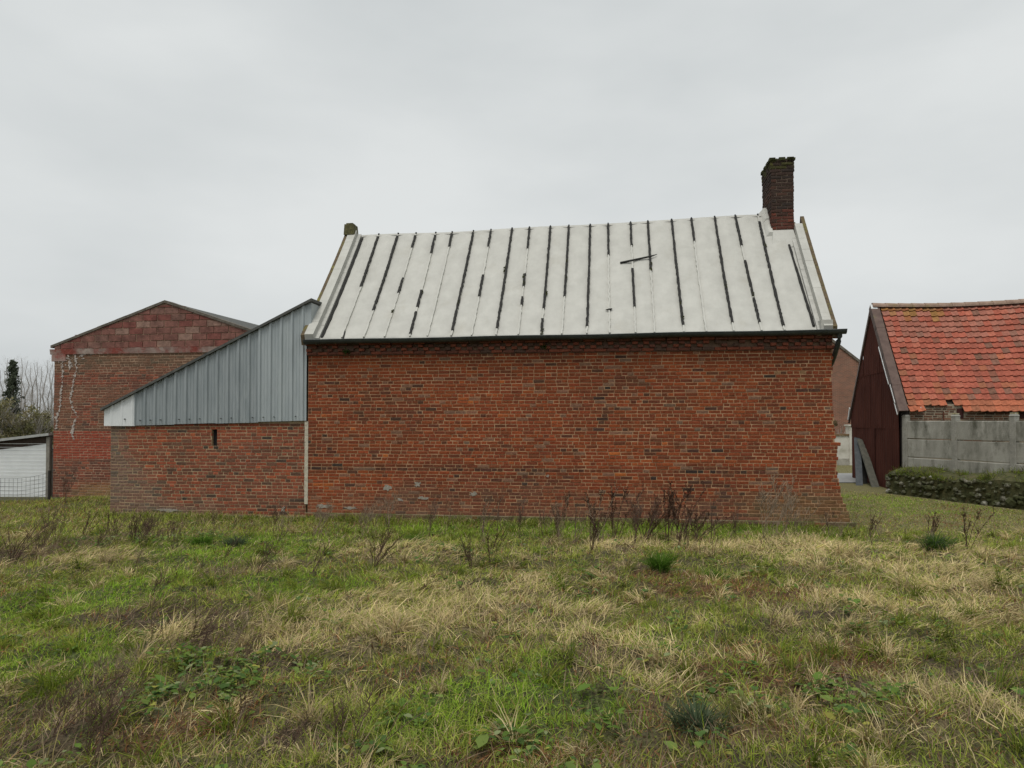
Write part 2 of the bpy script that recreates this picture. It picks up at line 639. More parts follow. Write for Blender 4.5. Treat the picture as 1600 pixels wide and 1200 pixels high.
# plinth: two projecting mossy courses
pl = MB()
pl.box(-0.02, 10.56, -0.075, 0.0, -0.4, 2 * PITCH)
plinth = pl.build('plinth', mat('mossy_mortar', (0.16, 0.13, 0.08), (0.25, 0.20, 0.13), scale=9, bump=0.4, c3=(0.07, 0.09, 0.02), s3=2.5, t3=(0.45, 0.6)), house)


def plinth_colour(x, z, b, rnd):
    c = pick(rnd, [(.4, (0.17, 0.10, 0.065)), (.3, (0.13, 0.085, 0.06)), (.2, (0.2, 0.15, 0.10)), (.1, (0.25, 0.10, 0.06))])
    t = 0.5 + 1.4 * n1(x * 1.2, z * 3, 1.0)
    return mixc(c, (0.065, 0.085, 0.02), 0.7 * max(0, t))


lay(courses(lambda z: -0.015, lambda z: 10.55, -0.002, 2, PITCH, phead=(0.2, 0.5)), plinth_colour, m_brick, plinth, PITCH - 0.010, 0, y=-0.075, seed=9)

# corbelled cornice under the gutter: a string course, two rows of alternate projecting headers, a top course
cz = N_COURSE * PITCH
cb = MB()
cb.box(0.0, 10.18, -0.02, 0.0, cz - 0.01, 3.62)
cornice = cb.build('cornice', mat('dark_cornice_mortar', (0.12, 0.075, 0.05), (0.19, 0.12, 0.08), scale=8, bump=0.4), house)  # mortar here is darker than in the wall below
rc = random.Random(12)
corn = []
bulk = MB()
crow = [(0, 0.055, 0.212, 0.012, 1.0), (1, 0.095, 0.103, 0.118, 1.0), (2, 0.095, 0.103, 0.118, 1.0), (3, 0.135, 0.212, 0.012, 1.0), (4, 0.13, 0.212, 0.012, 1.0)]
cmesh = {}
for (i, out, l, gap, _) in crow:
    x = 0.0 if i != 2 else 0.11
    while x < 10.1:
        if rc.random() > 0.04:
            c = pick(rc, [(.5, (0.22, 0.07, 0.042)), (.3, (0.15, 0.06, 0.042)), (.2, (0.10, 0.06, 0.045))])
            k = (l, int(rc.random() * 8))
            if k not in cmesh:
                t = MB()
                brick_geo(t, 0, 0, 0, l, PITCH - 0.010, 0.15, c, rc, jit=0.005, ch=0.008)
                cmesh[k] = t.mesh('brick', m_brick)
            link('brick', cmesh[k], cornice, (x + l / 2 + rc.uniform(-.01, .01), -out + rc.uniform(-.008, .008), cz + (i + .5) * (PITCH - .003)),
                 (0, rc.uniform(-.03, .03), 0))
        x += l + gap

# mortar patches in the wall
m_cement = mat('grey_cement', (0.21, 0.185, 0.15), (0.36, 0.33, 0.28), scale=22, bump=0.5)


def blob(cx, cz, rx, rz, y=-0.011, n=17, seed=0, th=0.02):
    r_ = random.Random(seed)
    b = MB()
    ring = []
    for k in range(n):
        a = 2 * math.pi * k / n
        q = r_.uniform(0.4, 1.2)
        ring.append((cx + rx * q * math.cos(a), cz + rz * q * math.sin(a)))
    b.face([(x, y, z) for x, z in ring])
    for k in range(n):
        (xa, za), (xb, zb) = ring[k], ring[(k + 1) % n]
        b.face([(xa, y, za), (xa * 1.0, y + th, za), (xb, y + th, zb), (xb, y, zb)])
    return b


for k, (x, z, rx, rz) in enumerate([(1.68, 0.66, .09, .075), (2.30, 0.73, .075, .06), (2.40, 0.46, .11, .035), (3.44, 0.56, .09, .05), (1.95, 0.42, .06, .04), (4.9, 0.92, .03, .03), (0.35, 0.27, .17, .05), (0.9, 0.24, .2, .035)]):
    blob(x, z, rx, rz, seed=k).build('cement_patch', m_cement, house)

# ---- roof
Y0, Z0, Y1, Z1 = -0.14, 3.62, 2.35, 6.45


def ridge_f(x):
    return 0.962 + 0.052 * max(0, min(1, x / 9.0)) ** 1.7 + 0.0015 * math.sin(x * 2.1)


def roof_pt(x, s, up=0.0):
    """Point on the front slope, s from eave (0) to ridge (1), lifted along the slope's normal."""
    f = ridge_f(x)
    sag = -0.055 * 4 * s * (1 - s) - 0.02 * math.sin(x * 1.7) * math.sin(s * 5) * 0.5
    z = Z0 + (Z1 - Z0) * s * f + sag
    y = Y0 + (Y1 - Y0) * s
    return (x, y - up * 0.75, z + up * 0.66)


SEAMS = [(0.72, 0.76, [(0.97, 0.483)]), (1.19, 1.22, [(0.97, 0.258)]), (1.62, 1.65, [(0.97, 0.85), (0.555, 0.415)]),
         (2.09, 2.17, [(0.97, 0.79), (0.431, 0.273), (0.23, 0.032)]), (2.48, 2.53, [(0.98, 0.85)]), (2.98, 3.01, [(0.98, 0.054)]),
         (3.39, 3.42, [(0.98, 0.83), (0.556, 0.355)]), (3.88, 3.9, [(0.99, 0.067)]), (4.28, 4.34, [(0.99, 0.79), (0.553, 0.444), (0.346, 0.275)]),
         (4.76, 4.79, [(0.99, 0.239), (0.146, 0.033)]), (5.18, 5.19, [(0.99, 0.34)]), (5.66, 5.67, [(0.99, 0.071)]), (6.06, 6.1, [(0.99, 0.702)]),
         (6.56, 6.59, [(0.99, 0.78), (0.562, 0.224)]), (6.94, 6.95, [(0.99, 0.548)]), (7.46, 7.49, [(0.99, 0.066)]), (7.89, 7.9, [(0.99, 0.787)]),
         (8.39, 8.4, [(0.99, 0.081)]), (8.83, 8.9, [(0.99, 0.726), (0.593, 0.449), (0.444, 0.296), (0.277, 0.077)]), (9.31, 9.31, [(0.93, 0.046)])]
m_memb = mat('white_membrane', (0.40, 0.395, 0.36), (0.465, 0.46, 0.42), scale=3.5, rough=0.6, bump=0.35, bscale=6, spec=0.35, stretch=(1, 0.8, 0.8),
             c3=(0.36, 0.345, 0.295), s3=1.6, t3=(0.55, 0.85))
m_black = mat('black_strip', (0.008, 0.008, 0.008), (0.026, 0.025, 0.021), scale=20, rough=0.75, bump=0.5)
XL, XR = 0.30, 9.90
NX, NS = 300, 44
seam_x = np.array([0.33] + [a for a, _, _ in SEAMS] + [9.87])
V, F = [], []
for i in range(NX + 1):
    x = XL + (XR - XL) * i / NX
    dist = np.min(np.abs(seam_x - x))
    for j in range(NS + 1):
        s = j / NS
        bulge = 0.030 * min(1, dist / 0.22) ** 0.7
        up = bulge + 0.010 * n1(x * 2.2, s * 4.5, 1.3) + 0.006 * n1(x * 7, s * 11, 4.0)
        if s < 0.06:
            up += 0.014 * n1(x * 3.3, 8.0, s * 20)
        V.append(roof_pt(x, s, up))
ny = NS + 1
for i in range(NX):
    for j in range(NS):
        a = i * ny + j
        F.append((a, a + ny, a + ny + 1, a + 1))
# turned-down front edge and the rear slope
base = len(V)
for i in range(NX + 1):
    x = XL + (XR - XL) * i / NX
    p = V[i * ny]
    V.append((x, p[1] + 0.01, p[2] - 0.05 + 0.006 * n1(x * 5, 2)))
    r_ = V[i * ny + NS]
    V.append((x, r_[1] + 0.03, r_[2] - 0.01))
    V.append((x, 4.9, 3.55))
for i in range(NX):
    a, b = base + 3 * i, base + 3 * (i + 1)
    F.append((a, b, (i + 1) * ny, i * ny))
    F.append((i * ny + NS, (i + 1) * ny + NS, b + 1, a + 1))
    F.append((a + 1, b + 1, b + 2, a + 2))
me = bpy.data.meshes.new('roof')
me.from_pydata(V, [], F)
me.materials.append(m_memb)
me.polygons.foreach_set('use_smooth', [True] * len(F))
roof = link('roof', me, house)
rs = random.Random(31)


def strip(xt, xb, s0, s1, w, th, lift, jit, step=0.035):
    """A thin batten lying along the slope from s0 down to s1."""
    b = MB()
    n = max(2, int(abs(s0 - s1) / step))
    L_, Rr = [], []
    for k in range(n + 1):
        s = s0 + (s1 - s0) * k / n
        x = xb + (xt - xb) * s + rs.uniform(-jit, jit)
        ww = w * rs.uniform(0.8, 1.2) / 2
        L_.append((x - ww, s))
        Rr.append((x + ww, s))
    for k in range(n):
        (a, sa), (b_, _) = L_[k], Rr[k]
        (c, sb), (d, _) = L_[k + 1], Rr[k + 1]
        lo = [roof_pt(a, sa, lift - 0.02), roof_pt(b_, sa, lift - 0.02), roof_pt(d, sb, lift - 0.02), roof_pt(c, sb, lift - 0.02)]
        hi = [roof_pt(a, sa, lift + th), roof_pt(b_, sa, lift + th), roof_pt(d, sb, lift + th), roof_pt(c, sb, lift + th)]
        b.hexa([lo[3], lo[2], lo[1], lo[0], hi[3], hi[2], hi[1], hi[0]])
    return b


for xt, xb, segs in SEAMS:
    strip(xt, xb, 0.985, 0.012, 0.030, 0.040, 0.004, 0.006, step=0.02).build('seam_fold', m_memb, roof)
    for s0, s1 in segs:
        strip(xt, xb, s0, s1, 0.046, 0.016, 0.040, 0.005, step=0.015).build('seam_strip', m_black, roof)
# stray pieces of strip that slipped sideways
m_moss = mat('dark_moss', (0.020, 0.022, 0.010), (0.07, 0.075, 0.02), scale=30, bump=0.8, rough=1.0)
for k, (x, s, r_) in enumerate([(4.80, 0.03, .06), (4.30, 0.53, .05), (4.32, 0.47, .04), (2.155, 0.41, .035), (3.0, 0.30, .03), (6.96, 0.60, .035), (6.95, 0.55, .03),
                                (5.19, 0.66, .03), (5.20, 0.5, .025), (8.40, 0.38, .03), (7.48, 0.25, .03), (1.642, 0.24, .025), (8.885, 0.3, .03), (3.86, 0.6, .045), (4.81, 0.37, .03), (7.5, 0.12, .03), (9.33, 0.72, .03)]):
    b = MB()
    for q in range(14):
        p = roof_pt(x + rs.uniform(-r_, r_) * .5, s + rs.uniform(-r_, r_) * 0.5, 0.045)
        d = rs.uniform(0.006, 0.014)
        b.box(p[0] - d, p[0] + d, p[1] - d, p[1] + d, p[2] - d, p[2] + d)
    b.build('moss', m_moss, roof)
# ridge cap
b = MB()
for i in range(60):
    xa, xb2 = XL + (9.4 - XL) * i / 60, XL + (9.4 - XL) * (i + 1) / 60
    pa, pb = roof_pt(xa, 0.985, 0.022), roof_pt(xb2, 0.985, 0.022)
    qa, qb = roof_pt(xa, 1.0, 0.03), roof_pt(xb2, 1.0, 0.03)
    b.face([pa, pb, qb, qa])
    b.face([qa, qb, (qb[0], qb[1] + 0.12, qb[2] - 0.1), (qa[0], qa[1] + 0.12, qa[2] - 0.1)])
b.build('ridge_cap', m_memb, roof)
for q in range(len(SEAMS)):
    xt = SEAMS[q][0]
    p = roof_pt(xt, 1.0, 0.02)
    b = MB()
    b.box(xt - 0.014, xt + 0.014, p[1] - 0.03, p[1] + 0.03, p[2] - 0.02, p[2] + 0.022)
    b.build('ridge_clip', m_black, roof)

# parapets (raised verges) covered with membrane, mossy brick outside
m_verge = mat('mossy_verge_brick', (0.07, 0.055, 0.035), (0.14, 0.10, 0.055), scale=12, bump=0.7, c3=(0.17, 0.16, 0.04), s3=4, t3=(0.52, 0.66))
m_memb_grey = mat('grey_flashing', (0.36, 0.355, 0.325), (0.46, 0.455, 0.42), scale=5, rough=0.6, bump=0.3)


def verge(name, x0, x1, lift, m, s0=0.0, s1=1.0, y_end=None, n=26, low=0.13):
    b = MB()
    for k in range(n):
        sa, sb = s0 + (s1 - s0) * k / n, s0 + (s1 - s0) * (k + 1) / n
        w = 0.006 * n1(k * 0.7, x0)
        a0, a1, b0, b1 = roof_pt(x0, sa, lift + w), roof_pt(x1, sa, lift + w), roof_pt(x0, sb, lift + w), roof_pt(x1, sb, lift + w)
        d = lambda p: (p[0], p[1] + 0.05, p[2] - low)
        b.hexa([d(a0), d(a1), d(b1), d(b0), a0, a1, b1, b0])
    if y_end:
        top = roof_pt((x0 + x1) / 2, s1, lift)
        b.hexa([(x0, top[1], top[2] - low), (x1, top[1], top[2] - low), (x1, y_end, 3.3), (x0, y_end, 3.3),
                (x0, top[1], top[2]), (x1, top[1], top[2]), (x1, y_end, 3.6), (x0, y_end, 3.6)])
    return b.build(name, m, house)


verge('parapet', 0.03, 0.215, 0.17, m_memb, y_end=4.8)
verge('parapet_flashing', 0.215, 0.30, 0.06, m_memb_grey)
verge('verge_brick', -0.055, 0.028, 0.15, m_verge, y_end=4.8, low=0.2)
strip(0.335, 0.335, 0.97, 0.02, 0.05, 0.02, 0.012, 0.004).build('seam_strip', m_black, roof)
strip(0.37, 0.80, 0.075, 0.0, 0.03, 0.012, 0.012, 0.003).build('seam_strip', m_black, roof)
verge('parapet', 9.975, 10.13, 0.17, m_memb, s1=0.86)
verge('parapet_flashing', 9.89, 9.973, 0.05, m_memb_grey, s1=0.80)
verge('verge_brick', 10.132, 10.21, 0.15, m_verge, s1=0.93, low=0.2)
strip(9.79, 9.86, 0.725, 0.045, 0.045, 0.02, 0.012, 0.004).build('seam_strip', m_black, roof)
b = MB()
b.box(9.93, 10.135, -0.24, 0.05, 3.64, 3.84)
b.build('parapet_end', m_memb, house)
b = MB()
b.box(9.96, 10.22, -0.20, 0.1, 3.56, 3.62)
b.build('kneeler_slate', m_black, house)
# mossy block on the left gable top
b = MB()
p = roof_pt(0.1, 1.0, 0.17)
b.hexa([(-0.06, p[1] - .12, p[2] - .12), (0.2, p[1] - .12, p[2] - .12), (0.2, p[1] + .18, p[2] - .12), (-0.06, p[1] + .18, p[2] - .12),
        (-0.05, p[1] - .10, p[2] + .13), (0.19, p[1] - .11, p[2] + .12), (0.18, p[1] + .16, p[2] + .13), (-0.04, p[1] + .16, p[2] + .12)])
b.box(-0.02, 0.14, p[1] - .06, p[1] + .12, p[2] + .12, p[2] + .165)
b.build('gable_finial', mat('mossy_block', (0.05, 0.045, 0.02), (0.13, 0.12, 0.05), scale=14, bump=0.9), house)

# ---- gutter with brackets and downpipe
m_gut = mat('dark_zinc', (0.035, 0.042, 0.042), (0.062, 0.07, 0.068), scale=6, rough=0.42, metal=0.35, spec=0.5)
b = MB()
n, rad = 10, 0.080
gx0, gx1 = 0.02, 10.36
steps = 30


def gut_z(x):
    return 3.625 + 0.006 * math.sin(x * 1.9) + 0.004 * (x - 5)


GY = -0.235
for i in range(steps):
    xa, xb2 = gx0 + (gx1 - gx0) * i / steps, gx0 + (gx1 - gx0) * (i + 1) / steps
    za, zb = gut_z(xa), gut_z(xb2)
    pr = [(GY - rad * math.cos(math.pi * k / n), -rad * math.sin(math.pi * k / n)) for k in range(n + 1)]
    for k in range(n):
        b.face([(xa, pr[k][0], za + pr[k][1]), (xa, pr[k + 1][0], za + pr[k + 1][1]), (xb2, pr[k + 1][0], zb + pr[k + 1][1]), (xb2, pr[k][0], zb + pr[k][1])])
for x in (gx0, gx1):
    b.face([(x, GY - rad * math.cos(math.pi * k / n), gut_z(x) - rad * math.sin(math.pi * k / n)) for k in range(n + 1)])
b.tube([(gx0 + (gx1 - gx0) * i / steps, GY - rad, gut_z(gx0 + (gx1 - gx0) * i / steps)) for i in range(steps + 1)], 0.011, 6)
gutter = b.build('gutter', m_gut, house, smooth=True)
for k in range(14):
    x = 0.35 + k * 0.745
    b = MB()
    pr = [(GY - (rad + .004) * math.cos(math.pi * q / 8), -(rad + .004) * math.sin(math.pi * q / 8)) for q in range(9)]
    b.tube([(x, a, gut_z(x) + c) for a, c in pr] + [(x, -0.02, gut_z(x) + 0.01)], 0.007, 4)
    b.build('bracket', m_gut, gutter)
b = MB()
b.tube([(10.25, GY, 3.60), (10.25, GY, 3.52), (10.24, GY + .03, 3.45), (10.225, -0.12, 3.32), (10.235, 0.02, 3.22), (10.25, 0.25, 3.10), (10.25, 0.50, 3.0), (10.25, 0.52, 2.9)], 0.047, 8)
b.tube([(10.25, 0.52, 2.92), (10.25, 0.52, 0.05)], 0.045, 8)
b.build('downpipe', m_gut, house, smooth=True)

# ---- chimney
CX0, CX1, CY0, CY1, CZ1 = 9.51, 9.98, 1.93, 2.86, 7.60
b = MB()
b.box(CX0 + .012, CX1 - .012, CY0 + .012, CY1 - .012, 5.3, CZ1 - 0.02)
chim = b.build('chimney', mat('sooty_chimney_mortar', (0.10, 0.075, 0.055), (0.20, 0.15, 0.11), scale=10, bump=0.4), house)
rch = random.Random(77)
nch = int((CZ1 - 5.85) / 0.072)
cmeshes = {}


def chim_colour(t):
    if t > 0.86:
        return pick(rch, [(.5, (0.055, 0.052, 0.02)), (.3, (0.08, 0.075, 0.025)), (.2, (0.045, 0.032, 0.025))])
    if t > 0.35:
        return pick(rch, [(.5, (0.05, 0.032, 0.026)), (.3, (0.075, 0.04, 0.03)), (.2, (0.04, 0.03, 0.026))])
    return pick(rch, [(.5, (0.10, 0.038, 0.028)), (.3, (0.06, 0.033, 0.026)), (.2, (0.14, 0.045, 0.03))])


for i in range(nch):
    z = 5.85 + (i + .5) * 0.072
    t = i / nch
    grow = 0.010 if 0.80 < t else (0.0 if t < 0.95 else 0.02)
    for face in range(4):
        w = (CX1 - CX0 if face in (0, 2) else CY1 - CY0) + 2 * grow
        a = 0.0
        off = 0.112 if i % 2 else 0.0
        u_ = 0.0
        first = True
        while u_ < w - 0.02:
            l = (off if (first and off) else 0.222)
            first = False
            l = min(l, w - u_)
            key = (round(l, 2), int(t * 8), int(rch.random() * 4))
            if key not in cmeshes:
                tm = MB()
                brick_geo(tm, 0, 0, 0, max(0.02, l - 0.010), 0.060, 0.06, chim_colour(t), rch, jit=0.004, ch=0.007)
                cmeshes[key] = tm.mesh('brick', m_brick)
            pos = u_ + l / 2
            jo = rch.uniform(-.006, .006)
            if face == 0:
                loc, rz = (CX0 - grow + pos, CY0 - grow + jo, z), 0
            elif face == 1:
                loc, rz = (CX0 - grow + jo, CY1 + grow - pos, z), -math.pi / 2
            elif face == 2:
                loc, rz = (CX1 + grow - pos, CY1 + grow + jo, z), math.pi
            else:
                loc, rz = (CX1 + grow + jo, CY0 - grow + pos, z), math.pi / 2
            link('brick', cmeshes[key], chim, loc, (rch.uniform(-.01, .01), rch.uniform(-.015, .015), rz))
            u_ += l
b = MB()
for q in range(60):
    x, y = rch.uniform(CX0 - .02, CX1 + .02), rch.uniform(CY0 - .02, CY1 + .02)
    d = rch.uniform(.05, .09)
    b.box(max(CX0 - .03, x - d), min(CX1 + .03, x + d), max(CY0 - .03, y - d), min(CY1 + .03, y + d), CZ1 - 0.06, CZ1 + rch.uniform(-0.02, 0.012))
b.build('chimney_moss', m_moss, chim)
# membrane upstand round the chimney foot
b = MB()
zb_, zt_ = 5.55, 6.06
fy = CY0 - 0.03
b.hexa([(CX0 - .05, fy - .28, 5.62), (10.0, fy - .28, 5.62), (10.0, fy + .05, 5.7), (CX0 - .05, fy + .05, 5.7),
        (CX0 + .02, fy - .03, 6.03), (9.95, fy - .03, 6.03), (9.95, fy + .05, 6.06), (CX0 + .02, fy + .05, 6.06)])
b.build('chimney_flashing', m_memb, house)
b = MB()
rz_ = lambda y: roof_pt(CX0, (y - Y0) / (Y1 - Y0))[2]
for ya, yb in ((fy - .06, 2.15), (2.15, 2.42)):
    b.hexa([(CX0 - .16, ya, rz_(ya) - .02), (CX0 + .02, ya, rz_(ya) - .02), (CX0 + .02, yb, rz_(yb) - .02), (CX0 - .16, yb, rz_(yb) - .02),
            (CX0 - .055, ya, rz_(ya) + .13), (CX0 + .02, ya, rz_(ya) + .13), (CX0 + .02, yb, rz_(yb) + .10), (CX0 - .055, yb, rz_(yb) + .10)])
b.build('chimney_flashing', m_memb, house)
b = MB()
b.hexa([(CX1 - .06, fy + .06, 5.9), (10.13, fy + .06, 5.9), (10.13, 2.5, 6.3), (CX1 - .06, 2.5, 6.3),
        (CX1 - .06, fy + .06, 6.0), (10.13, fy + .02, 5.98), (10.13, 2.5, 6.36), (CX1 - .06, 2.5, 6.36)])
b.build('chimney_shoulder', m_verge, house)

# loose pieces lying on the roof
def house_pt(p):
    c, s = math.cos(HR), math.sin(HR)
    return (HL[0] + p[0] * c - p[1] * s, HL[1] + p[0] * s + p[1] * c, p[2])


b = MB()
pa, pb, pc = roof_pt(6.32, 0.615, 0.05), roof_pt(6.96, 0.66, 0.06), roof_pt(7.09, 0.672, 0.07)
b.tube([house_pt(q) for q in (pa, pb, pc)], [0.024, 0.018, 0.006], 4)
tag(b.build('loose_batten', m_black), 'black strip lying crosswise on the white roof', 'batten')
b = MB()
p = roof_pt(6.09, 0.205, 0.035)
b.tube([house_pt((p[0] - .07, p[1], p[2])), house_pt(p), house_pt((p[0] + .06, p[1], p[2] + .02))], [0.006, 0.028, 0.012], 5)
tag(b.build('dark_scrap', m_black), 'small dark scrap lying low on the white roof', 'scrap')

# ------------------------------------------------------------------ the lean-to against the house
lean = empty('lean_to_shed', HL, HR, 'lean-to shed of brown brick with blue grey metal cladding against the house', 'shed')
LX0, LX1 = -4.40, -0.045
SLX, SLW, SLZ0, SLZ1 = -2.05, 0.12, 1.47, 1.83
ltop = lambda x: 1.90 + 0.09 * (x + 3.8) / 3.8 if x > -3.8 else 1.90


def lean_roof(x):
    return 2.235 + (4.43 - 2.235) * (x + 4.54) / 4.6


b = MB()
b.box(LX0, SLX - SLW / 2, 0.03, 0.25, -0.3, 2.0)
b.box(SLX + SLW / 2, LX1, 0.03, 0.25, -0.3, 2.0)
b.box(SLX - SLW / 2, SLX + SLW / 2, 0.03, 0.25, -0.3, SLZ0)
b.box(SLX - SLW / 2, SLX + SLW / 2, 0.03, 0.25, SLZ1, 2.0)
m_mort2 = mat('ochre_mortar', (0.27, 0.19, 0.11), (0.42, 0.31, 0.19), scale=6, bump=0.3, c3=(0.24, 0.20, 0.145), s3=1.1, t3=(0.55, 0.7))
lwall = b.build('wall', m_mort2, lean)


def lean_colour(x, z, bk, rnd):
    dk = 0.22 + 0.3 * n1(x * 1.2, z * 1.5, 11.0) + 0.2 * n1(bk[4] * .9, 7.7)
    t = 0.55 + dk * 0.4 - 0.1 + rnd.gauss(0, 0.17)
    c = ramp(t, [(0.0, (0.36, 0.10, 0.043)), (0.3, (0.275, 0.077, 0.040)), (0.55, (0.205, 0.070, 0.041)), (0.8, (0.12, 0.064, 0.042)), (1.0, (0.06, 0.044, 0.035))])
    v = rnd.uniform(0.86, 1.14)
    c = tuple(q * v for q in c)
    grey = max((-3.75 - x) / 0.5, (0.55 - z) / 0.5 + (-2.6 - x) / 1.2) + 0.8 * n1(x * 1.5, z * 1.5, 3)
    if grey > 0:
        c = mixc(c, (0.165, 0.135, 0.105), 0.65 * min(1, grey))
    return c


lb = courses(lambda z: LX0 + 0.004, lambda z: LX1 - 0.004, 0.0, 29, 0.067, hole=(SLX - SLW / 2, SLX + SLW / 2, SLZ0, SLZ1), rnd=random.Random(21), phead=(0.06, 0.8))
lay(lb, lean_colour, m_brick, lwall, 0.067 - 0.0115, 300, key=lambda q: -q[2], y=0.03, seed=14)
b = MB()
b.box(LX0 - 0.02, LX1, -0.03, 0.03, -0.3, 0.05)
pl2 = b.build('plinth', mat('lean_plinth', (0.15, 0.12, 0.085), (0.22, 0.18, 0.13), scale=9, bump=0.4, c3=(0.08, 0.09, 0.03), s3=2.5), lean)
b = MB()
b.box(SLX - SLW / 2 + .001, SLX + SLW / 2 - .001, 0.10, 0.22, SLZ0 + .001, SLZ1 - .001)
b.build('slit_backing', mat('slit_shade', (0.008, 0.008, 0.008), (0.012, 0.012, 0.011), scale=5), lean)  # near-black box: the shade inside the opening is put into its colour
b = MB()
for k in range(24):
    z = 0.30 + k * 0.07
    w = 0.018 + 0.012 * rr.random()
    b.box(-0.046 - w * 0.6, 0.003 + w * 0.4, -0.012 - 0.006 * rr.random(), 0.02, z, z + 0.071)
b.build('mortar_joint', mat('pale_joint', (0.40, 0.36, 0.28), (0.52, 0.48, 0.38), scale=14, bump=0.6), lean)
b = blob(-0.52, 0.20, 0.05, 0.075, y=0.005, seed=44, th=0.05)
b.build('cement_patch', m_cement, lean)
blob(-3.1, 0.13, 0.35, 0.05, y=0.012, seed=45, th=0.03).build('cement_patch', m_cement, lean)
# cladding
m_clad = mat('blue_grey_metal', (0.235, 0.265, 0.275), (0.31, 0.34, 0.348), scale=2.6, rough=0.55, metal=0.25, spec=0.45, stretch=(3, 3, 0.5),
             c3=(0.43, 0.46, 0.47), s3=1.2, t3=(0.62, 0.78))
m_clad_light = mat('light_blue_grey_metal', (0.31, 0.345, 0.355), (0.38, 0.415, 0.42), scale=2.6, rough=0.5, metal=0.25, spec=0.45, stretch=(3, 3, 0.5))
m_clad_white = mat('white_metal', (0.60, 0.62, 0.62), (0.68, 0.70, 0.70), scale=3, rough=0.5, spec=0.4)
m_screw = mat('screw', (0.03, 0.03, 0.03), (0.05, 0.05, 0.05))


def sheet(x0, x1, bot, top, m, name, parent, pitch=0.232, depth=0.034, y=-0.02, phase=0.0):
    """A trapezoidal metal sheet between two x, cut to the roof line."""
    prof = [(0.0, 0), (0.19, 0), (0.22, 0.22), (0.27, 0.22), (0.30, 0), (0.45, 0), (0.48, 0.22), (0.53, 0.22), (0.56, 0), (0.70, 0), (0.77, 1), (0.92, 1), (1.0, 0)]
    xs = [x0, x1]
    k0 = int((x0 - phase) / pitch) - 2
    for k in range(k0, k0 + int((x1 - x0) / pitch) + 5):
        for a, _ in prof[:-1]:
            x = phase + (k + a) * pitch
            if x0 < x < x1:
                xs.append(x)
    xs = sorted(xs)

    def off(x):
        t = ((x - phase) / pitch) % 1.0
        for (a, va), (b_, vb) in zip(prof, prof[1:]):
            if a <= t <= b_:
                return depth * (va + (vb - va) * (t - a) / (b_ - a))
        return 0
    bb = MB()
    for xa, xb2 in zip(xs, xs[1:]):
        ya, yb = y - off(xa), y - off(xb2)
        bb.face([(xa, ya, bot(xa)), (xb2, yb, bot(xb2)), (xb2, yb, top(xb2)), (xa, ya, top(xa))])
        bb.face([(xa, ya, bot(xa)), (xa, ya + .003, bot(xa)), (xb2, yb + .003, bot(xb2)), (xb2, yb, bot(xb2))])
    o = bb.build(name, m, parent)
    return o


rcl = random.Random(3)
edges = [-3.8, -3.0, -2.03, -1.10, -0.17 - 0.72 + 0.0, 0.02]
edges = [-3.8, -2.92, -1.99, -1.06, -0.02]
for k, (xa, xb2) in enumerate(zip(edges, edges[1:])):
    dz = rcl.uniform(-.012, .012)
    o = sheet(xa - 0.01, xb2, lambda x, d=dz: ltop(x) + d, lambda x: lean_roof(x) - 0.02, m_clad_light if k == 3 else m_clad, 'cladding_sheet', lean,
              y=-0.02 - 0.004 * (k % 2), phase=-3.8 + 0.02)
    x = xa + 0.12
    while x < xb2:
        sb = MB()
        sb.tube([(x, -0.066, ltop(x) + 0.10), (x, -0.02, ltop(x) + 0.10)], 0.010, 6)
        sb.build('screw', m_screw, o)
        x += 0.232 * (1 if rcl.random() < .6 else 2)
o = sheet(-4.52, -3.8, lambda x: 1.885, lambda x: lean_roof(x) - 0.02, m_clad_white, 'white_cladding_sheet', lean, y=-0.03, pitch=0.24, depth=0.012)
sb = MB()
sb.tube([(-4.03, -0.06, 2.03), (-4.03, -0.02, 2.03)], 0.014, 6)
sb.build('screw', m_screw, o)
# return of the cladding next to the house gable
b = MB()
b.face([(0.07, -0.02, 3.70), (0.07, 0.9, 3.70), (0.07, 0.9, 4.40), (0.07, -0.02, 4.40)])
b.face([(-0.02, -0.024, 3.66), (0.07, -0.02, 3.66), (0.07, -0.02, 4.41), (-0.02, -0.024, 4.38)])
b.build('cladding_return', m_clad_light, lean)
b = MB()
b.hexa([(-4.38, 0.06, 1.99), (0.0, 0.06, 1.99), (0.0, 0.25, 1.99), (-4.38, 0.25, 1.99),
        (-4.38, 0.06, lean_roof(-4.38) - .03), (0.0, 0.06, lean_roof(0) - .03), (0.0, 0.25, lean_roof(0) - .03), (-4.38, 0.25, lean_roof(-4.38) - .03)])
b.build('cladding_backing', mat('painted_gap_shade', (0.03, 0.028, 0.025), (0.05, 0.045, 0.04), scale=6), lean)  # added dark box closing the gap, with the shade painted into its colour
# roof sheet
m_fibre = mat('dark_roof_edge', (0.055, 0.058, 0.055), (0.10, 0.10, 0.09), scale=8, rough=0.8, bump=0.4)
b = MB()
for k in range(20):
    xa, xb2 = -4.56 + 4.66 * k / 20, -4.56 + 4.66 * (k + 1) / 20
    za, zb = lean_roof(xa), lean_roof(xb2)
    b.hexa([(xa, -0.10, za - .02), (xb2, -0.10, zb - .02), (xb2, 4.6, zb - .02), (xa, 4.6, za - .02),
            (xa, -0.10, za + .035), (xb2, -0.10, zb + .035), (xb2, 4.6, zb + .035), (xa, 4.6, za + .035)])
b.build('roof', m_fibre, lean)
b = MB()
b.hexa([(LX0, 0.25, -.3), (LX0 + .2, 0.25, -.3), (LX0 + .2, 4.5, -.3), (LX0, 4.5, -.3), (LX0, 0.25, 2.2), (LX0 + .2, 0.25, 2.25), (LX0 + .2, 4.5, 2.25), (LX0, 4.5, 2.2)])
b.build('side_wall', m_gable_brick, lean)

